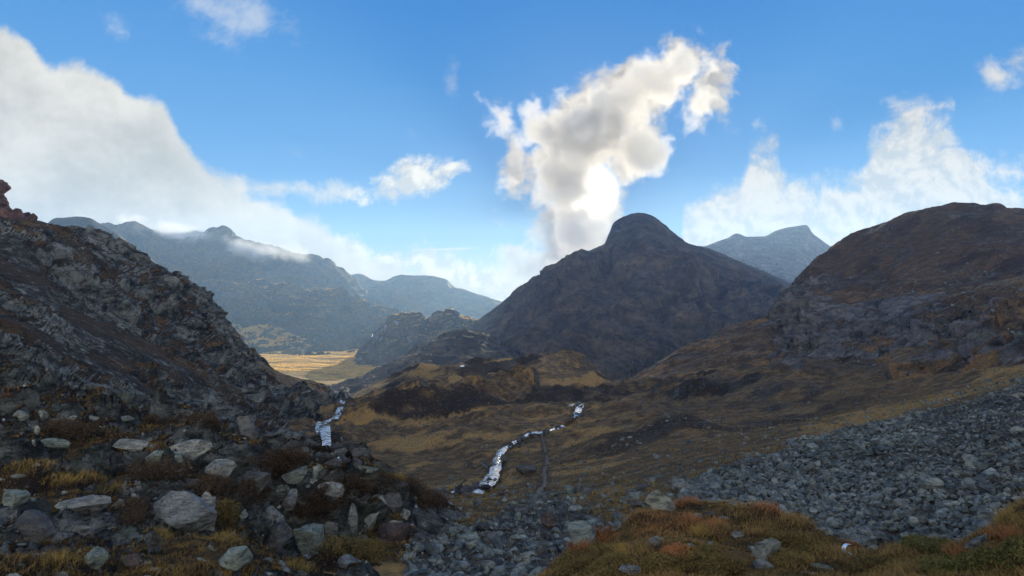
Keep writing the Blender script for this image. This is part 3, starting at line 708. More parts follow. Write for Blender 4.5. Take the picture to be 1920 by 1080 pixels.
# ------------------------------------------------------------------ haze
def build_haze(dens=.00018, col=(.38, .63, .98)):
    x0, x1, y0, y1, z0, z1 = -1600, 1700, -120, 2750, -330, 210
    V = np.array([(x, y, z) for z in (z0, z1) for y in (y0, y1) for x in (x0, x1)], float)
    f = np.array([(0, 2, 3, 1), (4, 5, 7, 6), (0, 1, 5, 4), (2, 6, 7, 3), (0, 4, 6, 2), (1, 3, 7, 5)])
    m, nt, out = new_mat('haze_air')
    v = nt.node('ShaderNodeVolumePrincipled', {'Color': col, 'Density': dens, 'Anisotropy': .42})
    nt.l.new(v.outputs[0], out.inputs['Volume'])
    link('haze', new_mesh('haze', V, f, False), m, kind='stuff')
build_haze()
# ------------------------------------------------------------------ the cloud that hides the sun: a real body of vapour beyond the haze
def vapour_body(name, blobs, D, dens, amp, scale, lo, hi, col=(.95, .94, .92), g=.35, step=.25, thick=1.0, label=None, seed=0.0, detail=6):
    """blobs: (px, py, rx, ry, rot) seen at depth D, in photo pixels -> a box of air whose density is a billowy union of ellipsoids"""
    s = D / F
    m, nt, out = new_mat(name + '_vapour')
    pos = nt.node('ShaderNodeNewGeometry').outputs['Position']
    S = None
    lo3 = np.full(3, 1e9); hi3 = -lo3
    r_ = random.Random(int(seed * 10) + 5)
    for (x, y, rx, ry, rot) in blobs:
        c = P3(x, y, D) + np.array([0, r_.uniform(-.4, .4) * min(rx, ry) * s, 0])
        mr = min(rx, ry)
        sc = np.array([rx, mr * 1.1 * thick, ry]) * s
        mp = nt.node('ShaderNodeMapping', {'Vector': pos, 'Location': tuple(c), 'Rotation': (0, R(rot), 0), 'Scale': tuple(sc)}, vector_type='TEXTURE')
        b = nt.m('MULTIPLY', nt.m('SUBTRACT', 1.0, nt.vm('LENGTH', mp.outputs[0])), mr / 50.0)
        S = b if S is None else nt.m('SMOOTH_MAX', S, b, .15)
        e = max(rx, ry) * s * 1.25
        lo3 = np.minimum(lo3, c - [e, sc[1] * 1.3, e]); hi3 = np.maximum(hi3, c + [e, sc[1] * 1.3, e])
    wv = nt.node('ShaderNodeTexNoise', {'Vector': pos, 'Scale': scale * .7, 'Detail': 2.0}).outputs['Color']
    pw = nt.vm('ADD', pos, nt.vm('MULTIPLY', nt.vm('SUBTRACT', wv, (.5, .5, .5)), (60, 60, 60)))
    n = nt.noise(nt.vm('ADD', pw, (seed * 1000, 0, 0)), scale, detail, .62)
    d = nt.mr(nt.m('MULTIPLY_ADD', nt.m('SUBTRACT', n, .5), amp, S), lo, hi)
    v = nt.node('ShaderNodeVolumePrincipled', {'Color': col, 'Density': nt.m('MULTIPLY', d, dens), 'Anisotropy': g})
    nt.l.new(v.outputs[0], out.inputs['Volume'])
    m.cycles.volume_step_rate = step
    V = np.array([(x, y, z) for z in (lo3[2], hi3[2]) for y in (lo3[1], hi3[1]) for x in (lo3[0], hi3[0])], float)
    f = np.array([(0, 2, 3, 1), (4, 5, 7, 6), (0, 1, 5, 4), (2, 6, 7, 3), (0, 4, 6, 2), (1, 3, 7, 5)])
    return link(name, new_mesh(name, V, f, False), m, kind='stuff')

vapour_body('cloud', [(1270, 122, 66, 46, -20), (1326, 160, 28, 68, 10), (1190, 178, 105, 52, -25), (1110, 240, 115, 78, -30), (1200, 285, 60, 62, -35),
            (945, 225, 24, 50, -25), (1010, 240, 45, 36, 0), (1062, 335, 78, 70, 20), (1085, 430, 56, 75, 0), (1105, 510, 70, 60, 0),
            (970, 340, 26, 30, 0)], 3150, .022, 4.0, .0085, .06, .85, col=(.75, .75, .74), g=.27, detail=7)
vapour_body('mist', [(370, 446, 60, 18, 4), (310, 442, 60, 10, 0), (440, 462, 40, 14, 15), (500, 470, 60, 13, 8), (560, 482, 40, 8, 15), (160, 410, 40, 7, 0)], 1560, .03, 1.8, .012, -.15, .5, col=(.97, .97, .97), g=.2, seed=2.0, detail=5, thick=2.2)
# ------------------------------------------------------------------ where things stand: what of the land is seen at a photo pixel
_cat = ['ground', 'right_hill', 'left_hill', 'outcrop', 'heath_hummock', 'peak_foot', 'main_peak', 'dark_knoll', 'valley_floor', 'golden_knoll', 'range_foothills']
ALLQ = np.concatenate([PATCH[k]['Q'] for k in _cat]); ALLN = np.concatenate([PATCH[k]['N'] for k in _cat])
ALLX = np.concatenate([PATCH[k]['qx'] for k in _cat]); ALLY = np.concatenate([PATCH[k]['qy'] for k in _cat])
_W, _H = 960, 545
_ix = np.floor(ALLX / 2).astype(int); _iy = np.floor(ALLY / 2).astype(int)
_ok = np.where((_ix >= 0) & (_ix < _W) & (_iy >= 0) & (_iy < _H))[0]
_ord = _ok[np.argsort(-ALLQ[_ok, 1])]
ZB = np.full((_H, _W), -1, int); ZB[_iy[_ord], _ix[_ord]] = _ord
def vis(px, py):
    """(index) of the land vertex nearest to the camera around this pixel"""
    x, y = int(px / 2), int(py / 2); best = None
    for r in (1, 2, 4, 8):
        w = ZB[max(y - r, 0):y + r + 1, max(x - r, 0):x + r + 1].ravel(); w = w[w >= 0]
        if len(w) >= 3:
            dd = ALLQ[w, 1]; lim = np.percentile(dd, 30) * 1.06
            w = w[dd <= lim]
            return int(w[np.argmin((ALLX[w] - px) ** 2 + (ALLY[w] - py) ** 2)])
    return None
def spot(px, py):
    k = vis(min(max(px, 2), 1917), min(py, 1083))
    d = float(ALLQ[k, 1])
    q = np.array([(px - 960) / F * d, d, ALLQ[k, 2]])
    return q, ALLN[k], d

# ------------------------------------------------------------------ streams
def water_mat(name, foam, scale, dark=(.018, .026, .034)):
    m, nt, out = new_mat(name)
    pos = nt.node('ShaderNodeNewGeometry').outputs['Position']
    pos = nt.vm('MULTIPLY', pos, (1, .4, 1))
    n = nt.noise(pos, scale, 4, .55, 1.5); n2 = nt.noise(pos, scale * 4, 4, .6)
    fm = nt.mr(nt.m('ADD', n, nt.m('MULTIPLY', nt.m('SUBTRACT', n2, .5), .5)), .50 - foam * .16, .74 - foam * .16)
    bp = nt.node('ShaderNodeBump', {'Strength': .5, 'Distance': .5 / scale, 'Height': nt.m('ADD', n, nt.m('MULTIPLY', n2, .5))})
    bs = nt.node('ShaderNodeBsdfPrincipled', {'Base Color': nt.mix(fm, dark, (.58, .63, .68)), 'Roughness': nt.mr(fm, 0, 1, .12, .55), 'Specular IOR Level': .5, 'IOR': 1.33, 'Normal': bp.outputs[0]})
    nt.l.new(bs.outputs[0], out.inputs[0])
    return m

def stream(pieces, mat, name='stream'):
    gp = PATCH['ground']; gob = bpy.data.objects['ground']; Qg = gp['Q']
    VV, FF = [], []; base = 0
    for pts in pieces:
        a = np.array(pts, float); t = np.r_[0, np.cumsum(np.hypot(np.diff(a[:, 0]), np.diff(a[:, 1])))]
        tt = np.arange(0, t[-1], 2.0)
        X = pchip(t, a[:, 0], tt); Y = pchip(t, a[:, 1], tt); Wp = pchip(t, a[:, 2], tt)
        q = np.array([spot(x, y)[0] for x, y in zip(X, Y)])
        ker = np.ones(9) / 9
        for k in (1, 2): q[:, k] = np.convolve(np.pad(q[:, k], 4, 'edge'), ker, 'valid')
        q[:, 0] = (X - 960) / F * q[:, 1]
        z0 = q[:, 2].copy()
        if q[0, 2] > q[-1, 2]: hi_, lo_ = np.maximum.accumulate(z0[::-1])[::-1], np.minimum.accumulate(z0)
        else: hi_, lo_ = np.maximum.accumulate(z0), np.minimum.accumulate(z0[::-1])[::-1]
        q[:, 2] = np.clip(.5 * (hi_ + lo_), z0 - .15, z0 + .8)
        q[:, 2] = np.convolve(np.pad(q[:, 2], 4, 'edge'), ker, 'valid')
        tg = np.gradient(q[:, :2], axis=0); tg /= np.linalg.norm(tg, axis=1)[:, None] + 1e-9
        side = np.stack([-tg[:, 1], tg[:, 0]], 1)
        sx = np.sign(side[:, 0]); sx[sx == 0] = 1; side *= sx[:, None]
        wm = Wp * q[:, 1] / F / np.maximum(np.abs(side[:, 0]), .45)
        wob = 1 + .35 * pnoise(np.stack([tt * .13, tt * 0, tt * 0 + len(VV)], 1).astype(np.float32))
        K = 7
        for j in range(K):
            s = (j / (K - 1) - .5)
            p = q.copy(); p[:, :2] += side * (s * wm * wob)[:, None]; p[:, 2] += .10 - .12 * abs(s) * 2
            VV.append(p)
        n = len(tt); i = np.arange(n * K).reshape(K, n) + base
        FF.append(np.stack([i[:-1, :-1], i[:-1, 1:], i[1:, 1:], i[1:, :-1]], -1).reshape(-1, 4)); base += n * K
        # the bed: the ground sinks under the water
        sel = np.where((gp['qx'] > X.min() - 60) & (gp['qx'] < X.max() + 60) & (np.abs(Qg[:, 1]) > q[:, 1].min() - 8) & (Qg[:, 1] < q[:, 1].max() + 8))[0]
        for s0 in range(0, len(sel), 4000):
            ss = sel[s0:s0 + 4000]
            D2 = (Qg[ss, None, 0] - q[None, :, 0]) ** 2 + (Qg[ss, None, 1] - q[None, :, 1]) ** 2
            k = D2.argmin(1); dist = np.sqrt(D2.min(1)); w = wm[k]
            kk = sst(1.35, .62, dist / w)
            tgt = q[k, 2] - .28
            Qg[ss, 2] = np.where(Qg[ss, 2] > tgt, Qg[ss, 2] * (1 - kk) + tgt * kk, Qg[ss, 2])
    gob.data.vertices.foreach_set('co', Qg.astype(np.float32).ravel()); gob.data.update()
    link(name, new_mesh(name, np.concatenate(VV), np.concatenate(FF)), mat, kind='structure')
stream([[(1093, 752, 7), (1086, 765, 13), (1078, 778, 16), (1062, 793, 16), (1040, 803, 13), (1015, 811, 8), (988, 821, 8), (958, 836, 11), (940, 850, 15), (933, 870, 17), (924, 892, 24), (905, 913, 34), (888, 926, 30)],
        [(905, 920, 10), (872, 922, 12), (845, 924, 10)]], water_mat('stream_water', .62, 1.1))
def footpath(pts):
    a = np.array(pts, float); t = np.r_[0, np.cumsum(np.hypot(np.diff(a[:, 0]), np.diff(a[:, 1])))]; tt = np.arange(0, t[-1], 2.5)
    X = pchip(t, a[:, 0], tt); Y = pchip(t, a[:, 1], tt); W = pchip(t, a[:, 2], tt); V = []
    for j in range(5):
        s = j / 4 - .5
        q = np.array([spot(x + s * w, y)[0] for x, y, w in zip(X, Y, W)])
        pd = np.pad(q[:, 1], 5, 'edge'); md = np.median(np.stack([pd[k:k + len(q)] for k in range(11)]), 0); bad = np.abs(q[:, 1] - md) > .06 * md
        if bad.any() and (~bad).sum() > 3:
            g_ = np.where(~bad)[0]; q[:, 1] = np.interp(np.arange(len(q)), g_, q[g_, 1]); q[:, 2] = np.interp(np.arange(len(q)), g_, q[g_, 2]); q[:, 0] = (X + s * W - 960) / F * q[:, 1]
        q[:, 2] = np.convolve(np.pad(q[:, 2], 2, 'edge'), np.ones(5) / 5, 'valid') + .07 - .10 * (abs(s) * 2) ** 2
        V.append(q)
    n = len(tt); i = np.arange(n * 5).reshape(5, n)
    f = np.stack([i[:-1, :-1], i[:-1, 1:], i[1:, 1:], i[1:, :-1]], -1).reshape(-1, 4)
    m, nt, out = new_mat('trodden_earth'); pos = nt.node('ShaderNodeNewGeometry').outputs['Position']
    n1 = nt.noise(pos, 2.5, 6, .65)
    bs = nt.node('ShaderNodeBsdfPrincipled', {'Base Color': nt.mix(nt.mr(n1, .35, .65), (.054, .040, .026), (.100, .074, .048)), 'Roughness': .95}); nt.l.new(bs.outputs[0], out.inputs[0])
    link('path', new_mesh('path', np.concatenate(V), f), m, kind='structure')
footpath([(1003, 800, 3), (1015, 815, 3), (1021, 840, 4), (1026, 862, 5), (1020, 885, 8), (1022, 905, 9), (1008, 928, 13), (1002, 946, 15)])
footpath([(1312, 808, 3), (1332, 800, 3), (1380, 791, 3), (1440, 785, 3), (1500, 786, 3), (1560, 794, 4), (1604, 803, 4)])
stream([[(640, 748, 8), (641, 760, 12), (632, 776, 12), (612, 790, 12), (597, 797, 7), (599, 806, 13), (606, 818, 20), (611, 830, 17), (618, 843, 22), (629, 858, 17), (640, 874, 12)]], water_mat('torrent_water', .62, .9))

# ------------------------------------------------------------------ stones
def rock_mesh(seed, sub=4, cuts=14, rough=.06, flat=1.0, long=1.0, name='boulder'):
    r = np.random.default_rng(seed)
    bm = bmesh.new(); bmesh.ops.create_icosphere(bm, subdivisions=sub, radius=1)
    V = np.array([v.co[:] for v in bm.verts]); Fc = np.array([[v.index for v in f.verts] for f in bm.faces]); bm.free()
    for k in range(cuts):
        n = r.normal(size=3); n /= np.linalg.norm(n); d = r.uniform(.48, .86)
        h = V @ n - d; V = V - np.where(h > 0, h * .94, 0)[:, None] * n
    t = fbm(V.astype(np.float32) + seed * 3.1, .9, 6, .56, True) * rough
    V = V * (1 + t[:, None])
    V = V * np.array([long, .85, flat])
    V /= np.abs(V).max(0)
    V *= np.array([1, .85, 1])
    return V.astype(np.float32), Fc
ST_GREY = stone_mat('grey_stone', k=3.6, bump=.9)
ST_PALE = stone_mat('pale_lichen_stone', a=(.06, .07, .072), b=(.19, .205, .20), lichen=(.15, .175, .11), k=4.5, bump=.8)
ST_DARK = stone_mat('dark_stone', a=(.030, .033, .040), b=(.085, .09, .10), lichen=(.06, .065, .06), k=2.5)
ST_RUST = stone_mat('rusty_dark_stone', a=(.035, .026, .028), b=(.085, .066, .065), lichen=(.06, .05, .05), k=2.5)
ST_GREEN = stone_mat('greenish_stone', a=(.06, .08, .085), b=(.19, .225, .21), lichen=(.17, .22, .16), k=3.4, bump=.9)
ST_BLUE = stone_mat('blue_grey_stone', a=(.055, .066, .082), b=(.19, .21, .235), lichen=(.16, .18, .17), k=4.5, bump=.9)
MATS = dict(g=ST_GREY, p=ST_PALE, d=ST_DARK, r=ST_RUST, n=ST_GREEN, b=ST_BLUE)
BASE = {}
for i_ in range(10): BASE[('c', i_)] = rock_mesh(100 + i_, 5, 16, .10)            # blocky
for i_ in range(6): BASE[('s', i_)] = rock_mesh(200 + i_, 5, 10, .07)             # slabs get their flatness from the scale
for i_ in range(4): BASE[('o', i_)] = rock_mesh(300 + i_, 5, 20, .07)            # rounder

def boulder(kind, px, py, w, h, mat, label, group=None, tilt=0.0, roll=None, name='boulder', cat='rock', sink=.22, depth=None):
    r = random.Random(int(px * 7 + py * 13))
    fam = [k for k in BASE if k[0] == kind]; V, Fc = BASE[fam[r.randrange(len(fam))]]
    q, nrm, d = spot(px, min(py + h * .30, 1079))
    s = d / F
    dims = np.array([w * s / 2, (depth or min(w, h) * 1.1) * s / 2, h * s / 2])
    a = r.choice((0, math.pi)) + r.uniform(-.25, .25)
    ca, sa = math.cos(a), math.sin(a)
    Vv = V * dims
    Vv = Vv @ np.array([[ca, sa, 0], [-sa, ca, 0], [0, 0, 1]]).T
    ct, st = math.cos(R(tilt)), math.sin(R(tilt))
    Vv = Vv @ np.array([[ct, 0, st], [0, 1, 0], [-st, 0, ct]]).T
    zc = (540 - py) / F * d
    loc = Vector(((px - 960) / F * d, d + dims[1] * .55, zc - dims[2] * .12))
    me = new_mesh(name, Vv, Fc, True, {'tint': np.full(len(Vv), .30 + .3 * r.random(), np.float32)})
    o = link(name, me, MATS[mat], loc=loc, label=label, category=cat)
    if group: o['group'] = group
    return o

B = [
 # rocky outcrop on the left
 ('s', 333, 965, 118, 100, 'b', 'big square grey slab standing upright in the outcrop, the largest of its faces', 4),
 ('c', 385, 965, 40, 92, 'g', 'tall narrow pale block against the right side of the big square slab', 6),
 ('o', 345, 845, 92, 46, 'g', 'broad rounded grey ledge rock on the crest of the outcrop', 0),
 ('o', 250, 836, 120, 30, 'g', 'long low grey ledge leading left from the broad crest rock', 4),
 ('o', 539, 936, 44, 52, 'b', 'smooth egg shaped grey boulder perched in dark heather', 10),
 ('c', 500, 968, 34, 44, 'b', 'split grey block under the egg shaped boulder, nearer the big slab', 8),
 ('c', 520, 974, 30, 40, 'b', 'cracked triangular block directly below the egg shaped boulder', -12),
 ('o', 567, 945, 18, 28, 'b', 'small rounded stone leaning on the egg shaped boulder', 0),
 ('s', 552, 892, 52, 34, 'n', 'pale slanting slab at the crest above the egg shaped boulder', -25),
 ('c', 590, 888, 26, 36, 'n', 'ribbed upright block beside the slanting crest slab', 5),
 ('s', 578, 1014, 58, 88, 'n', 'tall pale slab with slanting ribs below the dark cliff', -12),
 ('o', 452, 966, 26, 28, 'n', 'round greenish stone in front of the cracked blocks', 0),
 ('s', 694, 962, 58, 72, 'g', 'flat faced grey cliff block under a heather cap', 2),
 ('s', 660, 975, 20, 78, 'g', 'thin pale upright flake split off the flat cliff block', 4),
 ('c', 737, 1004, 68, 56, 'r', 'dark brown cube of rock at the foot of the cliff', 3),
 ('s', 742, 979, 32, 8, 'p', 'thin pale stone plate lying on the dark brown cube', 0),
 ('c', 757, 965, 24, 22, 'p', 'pale broken block above the dark brown cube', 5),
 ('s', 620, 990, 34, 46, 'g', 'ribbed dark grey rock between tall ribbed slab and cliff', -6),
 ('c', 437, 1050, 66, 54, 'n', 'pale fluted rock above the bottom edge beside the turf bank', 8),
 ('o', 280, 922, 28, 28, 'g', 'round pale stone sitting alone in brown heather left of the big slab', 0),
 ('s', 158, 945, 116, 40, 'g', 'wide shelf of slaty grey rock across the left outcrop', -4),
 ('s', 222, 950, 22, 34, 'p', 'pale upright flake at the right end of the slaty shelf', 18),
 ('s', 148, 992, 48, 12, 'p', 'pale thin slab roofing a dark hollow', 2),
 ('c', 207, 998, 26, 34, 'p', 'pale block right of the dark hollow', 6),
 ('s', 20, 935, 46, 44, 'n', 'pale greenish slab at the picture border under the grass', 12),
 ('s', 52, 945, 26, 34, 'p', 'yellowish pointed stone next to the greenish border slab', 20),
 ('s', 34, 893, 30, 10, 'p', 'flat pale stone lying in the yellow grass', 5),
 ('c', 55, 990, 90, 60, 'd', 'dark blue grey hump of bedrock in the lower left corner area', 0),
 ('c', 170, 1050, 50, 44, 'n', 'greenish broken block near the bottom left turf', 10),
 ('c', 245, 1055, 44, 32, 'r', 'dark purple rock in the bottom turf left of centre', 0),
 ('c', 236, 1052, 14, 26, 'p', 'small white sliver on the dark purple rock', -30),
 ('s', 234, 785, 36, 14, 'p', 'pale lens shaped slab lying on the upper shelf, greener of the two', 0),
 ('s', 172, 784, 36, 12, 'g', 'grey lens shaped slab on the upper shelf, left of the green one', 4),
 ('c', 36, 779, 32, 20, 'p', 'pale square block on the turf of the upper left shelf', 2),
 ('c', 78, 778, 22, 24, 'n', 'two tone block right of the pale square block', 6),
 ('c', 67, 806, 12, 24, 'p', 'narrow pale stone below the two tone block', 0),
 ('c', 105, 790, 22, 14, 'g', 'grey rubble stone beside the lens shaped slabs', 0),
 ('c', 140, 786, 24, 16, 'p', 'pale rubble stone between the two tone block and the lens slabs', 0),
 ('s', 105, 862, 24, 8, 'p', 'small pale flat stone in the brown turf below the upper shelf', -4),
 ('c', 460, 805, 40, 60, 'd', 'dark leaning crag above the brown slope beside the torrent', -14),
 ('c', 478, 832, 12, 18, 'p', 'small pale stone at the foot of the leaning crag', 0),
 ('s', 690, 880, 44, 14, 'n', 'pale long slab on the far edge of the outcrop above the gully', 12),
 ('o', 657, 1062, 48, 40, 'b', 'blue grey boulder cut by the bottom border below the cliff', 0),
 ('o', 563, 1076, 26, 14, 'p', 'pale stone top peeping over the bottom border', 0),
 ('c', 470, 905, 74, 54, 'd', 'dark recessed rock face in the heather hollow of the outcrop', 6),
 ('c', 515, 1008, 60, 60, 'd', 'black blue rock below the cracked blocks', -5),
 ('c', 612, 918, 62, 46, 'g', 'broken grey face under the dark crest heather', 8),
 ('s', 655, 925, 40, 60, 'd', 'dark cleft wall left of the flat cliff block', -8),
 ('c', 730, 940, 52, 56, 'd', 'dark cliff wall behind the dark brown cube', 4),
 ('c', 640, 1002, 46, 48, 'g', 'grey foot block between tall ribbed slab and brown cube', 10),
 ('c', 405, 880, 70, 40, 'g', 'pale weathered face under the crest ledge', -6),
 ('c', 300, 862, 84, 34, 'n', 'greenish weathered ledge below the long low ledge', 3),
 ('c', 100, 835, 90, 30, 'n', 'greenish rubble ledge under the two tone block', 0),
 # rubble in the middle
 ('c', 980, 961, 34, 26, 'd', 'dark wedge shaped boulder on the brown turf of the gully', 8),
 ('c', 1027, 978, 32, 38, 'r', 'dark reddish upright boulder right of the wedge boulder', 12),
 ('c', 918, 1016, 32, 30, 'd', 'blue black boulder in the stony gully, right of a flat grey one', 0),
 ('s', 888, 1022, 30, 22, 'g', 'flat grey boulder leaning on the blue black boulder', 15),
 ('c', 1012, 1032, 28, 20, 'd', 'dark boulder at the edge of the gravel below the reddish one', 0),
 ('c', 1066, 920, 26, 22, 'n', 'greenish boulder heading the dark cluster on the grass', 0),
 ('c', 1084, 918, 20, 26, 'd', 'dark square boulder in the middle of the cluster on the grass', 5),
 ('c', 1100, 924, 24, 18, 'd', 'low dark boulder closing the cluster on the grass', -5),
 ('s', 945, 925, 24, 12, 'r', 'low dark rock on turf near the stream mouth', 0),
 ('s', 985, 880, 46, 22, 'd', 'dark rock rib on the green knoll between stream and path', 6),
 ('s', 1090, 1005, 72, 62, 'n', 'large pale smooth slab rising behind the rusty grass', 22),
 ('o', 1243, 945, 64, 52, 'p', 'large pale boulder with yellow lichen behind the rusty tufts', 8),
 ('c', 1278, 912, 46, 36, 'g', 'grey boulder behind the lichen boulder', 0),
 ('c', 1205, 915, 40, 14, 'd', 'dark flat boulder shadowing the gravel left of the lichen boulder', 0),
 ('c', 1195, 945, 30, 18, 'd', 'dark boulder below the dark flat one, beside the lichen boulder', 0),
 # heath hummock
 ('c', 1440, 1038, 66, 54, 'p', 'pointed pale boulder standing in the heath', -4),
 ('s', 1425, 1034, 64, 18, 'b', 'pale blue slab leaning against the pointed boulder', 16),
 ('o', 1430, 1060, 44, 26, 'g', 'round grey stone below the pale blue slab', 0),
 ('c', 1180, 1072, 50, 32, 'b', 'blue grey peaked boulder cut by the bottom border in the heath', 0),
 ('c', 1228, 1018, 28, 30, 'd', 'dark hollow faced boulder under the rusty tuft', 0),
 ('s', 1236, 1011, 34, 12, 'n', 'pale cap stone on the hollow faced boulder', 10),
 ('s', 1268, 1022, 24, 10, 'b', 'small flat stone left of the hooked pale stone', 6),
 ('c', 1294, 1027, 34, 20, 'p', 'hooked pale stone on the green heath', 14),
 ('s', 1379, 947, 36, 12, 'p', 'flat pale slab behind the round rusty tuft', 12),
 ('s', 1386, 1004, 28, 20, 'p', 'pale rounded slab in the dry grass above the pointed boulder', 0),
 ('c', 1331, 1023, 16, 14, 'g', 'little grey stone in green heath left of the pointed boulder', 0),
 ('c', 1308, 968, 28, 16, 'n', 'greenish dark stone in the gap between rusty tufts', 0),
 ('c', 1330, 963, 22, 14, 'd', 'dark stone beside the greenish stone between tufts', 0),
 ('s', 1357, 972, 24, 10, 'g', 'narrow grey stone on the bare saddle', 5),
 ('s', 1345, 978, 18, 8, 'n', 'tiny greenish stone on the bare saddle', 0),
 ('s', 1533, 992, 32, 7, 'p', 'pale thin stone plate on the crest of the dry grass', 4),
 ('c', 1556, 1001, 20, 11, 'g', 'grey stone beside the thin plate on the crest', 0),
 ('s', 1586, 1011, 24, 10, 'p', 'pale wedge stone above the metal bracket', -8),
 ('c', 1606, 1017, 16, 9, 'p', 'small pale stone right of the wedge stone', 0),
 ('s', 1602, 998, 36, 10, 'd', 'dark flat slab at the edge between grass and scree', 4),
 ('s', 1632, 1000, 40, 16, 'b', 'smooth blue grey slab at the foot of the scree', 6),
 ('s', 1540, 1063, 52, 13, 'n', 'mossy long stone sunk in the dry grass', 16),
 ('s', 1516, 1076, 46, 10, 'b', 'pale blue stone top at the bottom border', 0),
 ('s', 1842, 1020, 66, 30, 'p', 'large smooth pale slab between green shrubs at the border', -24),
 # scree stones that stand out
 ('c', 1393, 872, 28, 20, 'd', 'dark block at the upper tip of the scree', 0),
 ('s', 1425, 868, 30, 20, 'd', 'large dark flake next to the tip of the scree', 10),
 ('s', 1526, 905, 18, 18, 'p', 'pale diamond shaped stone in the middle of the scree', 30),
 ('s', 1620, 915, 16, 10, 'p', 'pale tilted flake right of the diamond stone', -20),
 ('s', 1680, 828, 24, 10, 'g', 'pale flat stone in the upper scree', -8),
 ('s', 1596, 944, 20, 7, 'p', 'long pale stone in the lower scree', -6),
 ('c', 1482, 925, 20, 16, 'g', 'chunky grey stone in the scree behind the heath crest', 0),
 ('c', 1477, 951, 10, 10, 'p', 'small pale stone on the scree edge behind dry grass', 0),
 ('c', 1710, 846, 12, 8, 'p', 'yellowish stone in the upper scree', 0),
 ('s', 1912, 742, 30, 14, 'p', 'pale stone on the border at the top of the scree', -10),
 ('c', 1333, 818, 20, 6, 'd', 'dark stone on the footpath of the brown slope', 0),
]
for b in B:
    boulder(*b[:7], tilt=b[7])

# painted way mark on a stone
o = boulder('c', 1868, 774, 13, 14, 'p', 'pale stone with a red painted way mark, high in the scree', name='way_mark_stone')
def way_mark(par):
    me0 = par.data; n = len(me0.vertices); V = np.empty(n * 3, np.float32); me0.vertices.foreach_get('co', V); V = V.reshape(-1, 3) * 1.03
    Fq = np.array([p.vertices[:] for p in me0.polygons]); zc = V[Fq].mean(1)
    lim = V[:, 2].min() + .52 * np.ptp(V[:, 2])
    f = Fq[(zc[:, 2] < lim) & (zc[:, 1] < V[:, 1].mean() + .3 * np.ptp(V[:, 1]))]
    u, inv = np.unique(f, return_inverse=True)
    m, nt, out = new_mat('red_paint')
    bs = nt.node('ShaderNodeBsdfPrincipled', {'Base Color': (.20, .018, .022, 1), 'Roughness': .7}); nt.l.new(bs.outputs[0], out.inputs[0])
    link('paint_mark', new_mesh('paint_mark', V[u], inv.reshape(f.shape)), m, parent=par)
way_mark(o)

# stones standing in the streams
def bank(seed, pts, n, smin, smax):
    r = np.random.default_rng(seed); a = np.array(pts, float); Q = []
    for _ in range(n):
        t = r.random() * (len(a) - 1); i = int(t); x, y, w = a[i] + (a[i + 1] - a[i]) * (t - i)
        sd = r.normal() * .45; Q.append(spot(x + sd * w * 1.3, y + r.normal() * 2)[0])
    return np.array(Q)
# many stones: the larger ones singly, the rest as one heap
SMALL = [rock_mesh(400 + i, 1, 9, .05) for i in range(12)]
SM2 = [rock_mesh(430 + i, 2, 12, .05) for i in range(10)]
def rand_rot(n, r):
    q = r.normal(size=(n, 4)); q /= np.linalg.norm(q, axis=1)[:, None]
    w, x, y, z = q.T
    return np.stack([1 - 2 * (y * y + z * z), 2 * (x * y - z * w), 2 * (x * z + y * w), 2 * (x * y + z * w), 1 - 2 * (x * x + z * z), 2 * (y * z - x * w), 2 * (x * z - y * w), 2 * (y * z + x * w), 1 - 2 * (x * x + y * y)], -1).reshape(-1, 3, 3)
def pick(patchname, weight, n, r, jit=1.0):
    """n random points of a landform, spread evenly over the picture, by a weight per vertex"""
    p = PATCH[patchname]; w = weight(p)
    w = w * (p['qx'] > -80) * (p['qx'] < 2000) * (p['qy'] < 1120)
    w = np.where(w > 0, w, 0); k = r.choice(len(w), n, p=w / w.sum())
    return k, p
def heap(name, patchname, weight, n, smin, smax, mat, seed, lift=.12, flat=.65, at_=None, **tags):
    r = np.random.default_rng(seed)
    if at_ is None:
        k, p = pick(patchname, weight, n, r); Q = p['Q'][k].astype(np.float64)
    else:
        Q = at_.copy(); n = len(Q)
    d = Q[:, 1]
    s = smin * (smax / smin) ** (r.random(n) ** 2.2)
    if name == 'scree': s = s * np.interp(960 + F * Q[:, 0] / d, [1300, 1550, 1900], [1.35, 1.0, .7])
    s = np.maximum(s, d / F * 2.2)
    Q[:, 0] += r.normal(size=n) * d / F * 1.2; Q[:, 2] += s * lift
    Rm = rand_rot(n, r); VV, FF, TT = [], [], []; base = 0
    fl = np.stack([np.ones(n), r.uniform(.6, 1, n), r.uniform(.35, .8, n)], 1)
    var = r.integers(0, len(SMALL), n)
    for v in range(len(SMALL)):
        i = np.where(var == v)[0]
        if not len(i): continue
        V0, F0 = SMALL[v]
        W = V0[None] * (fl[i] * s[i, None] / 2)[:, None, :]
        W = np.einsum('nij,nvj->nvi', Rm[i], W) * np.array([1, 1, flat + .2]) + Q[i, None]
        VV.append(W.reshape(-1, 3)); FF.append((F0[None] + (np.arange(len(i)) * len(V0))[:, None, None] + base).reshape(-1, 3)); base += len(i) * len(V0)
        TT.append(np.repeat(np.clip(.6 * r.random(len(i)) + .2 + .45 * fbm(Q[i].astype(np.float32), 6, 3, seed=99), 0, 1), len(V0)))
    me = new_mesh(name, np.concatenate(VV), np.concatenate(FF), False, {'tint': np.concatenate(TT)})
    return link(name, me, mat, **tags)
def area(p):
    """projected area around each vertex, so that stones spread evenly over the ground"""
    return np.clip(p['Q'][:, 1], 8, 80) ** 1.0
SCR = stone_mat('scree_stone', a=(.026, .036, .043), b=(.115, .135, .143), lichen=(.085, .115, .09), k=1.6, bump=.4)
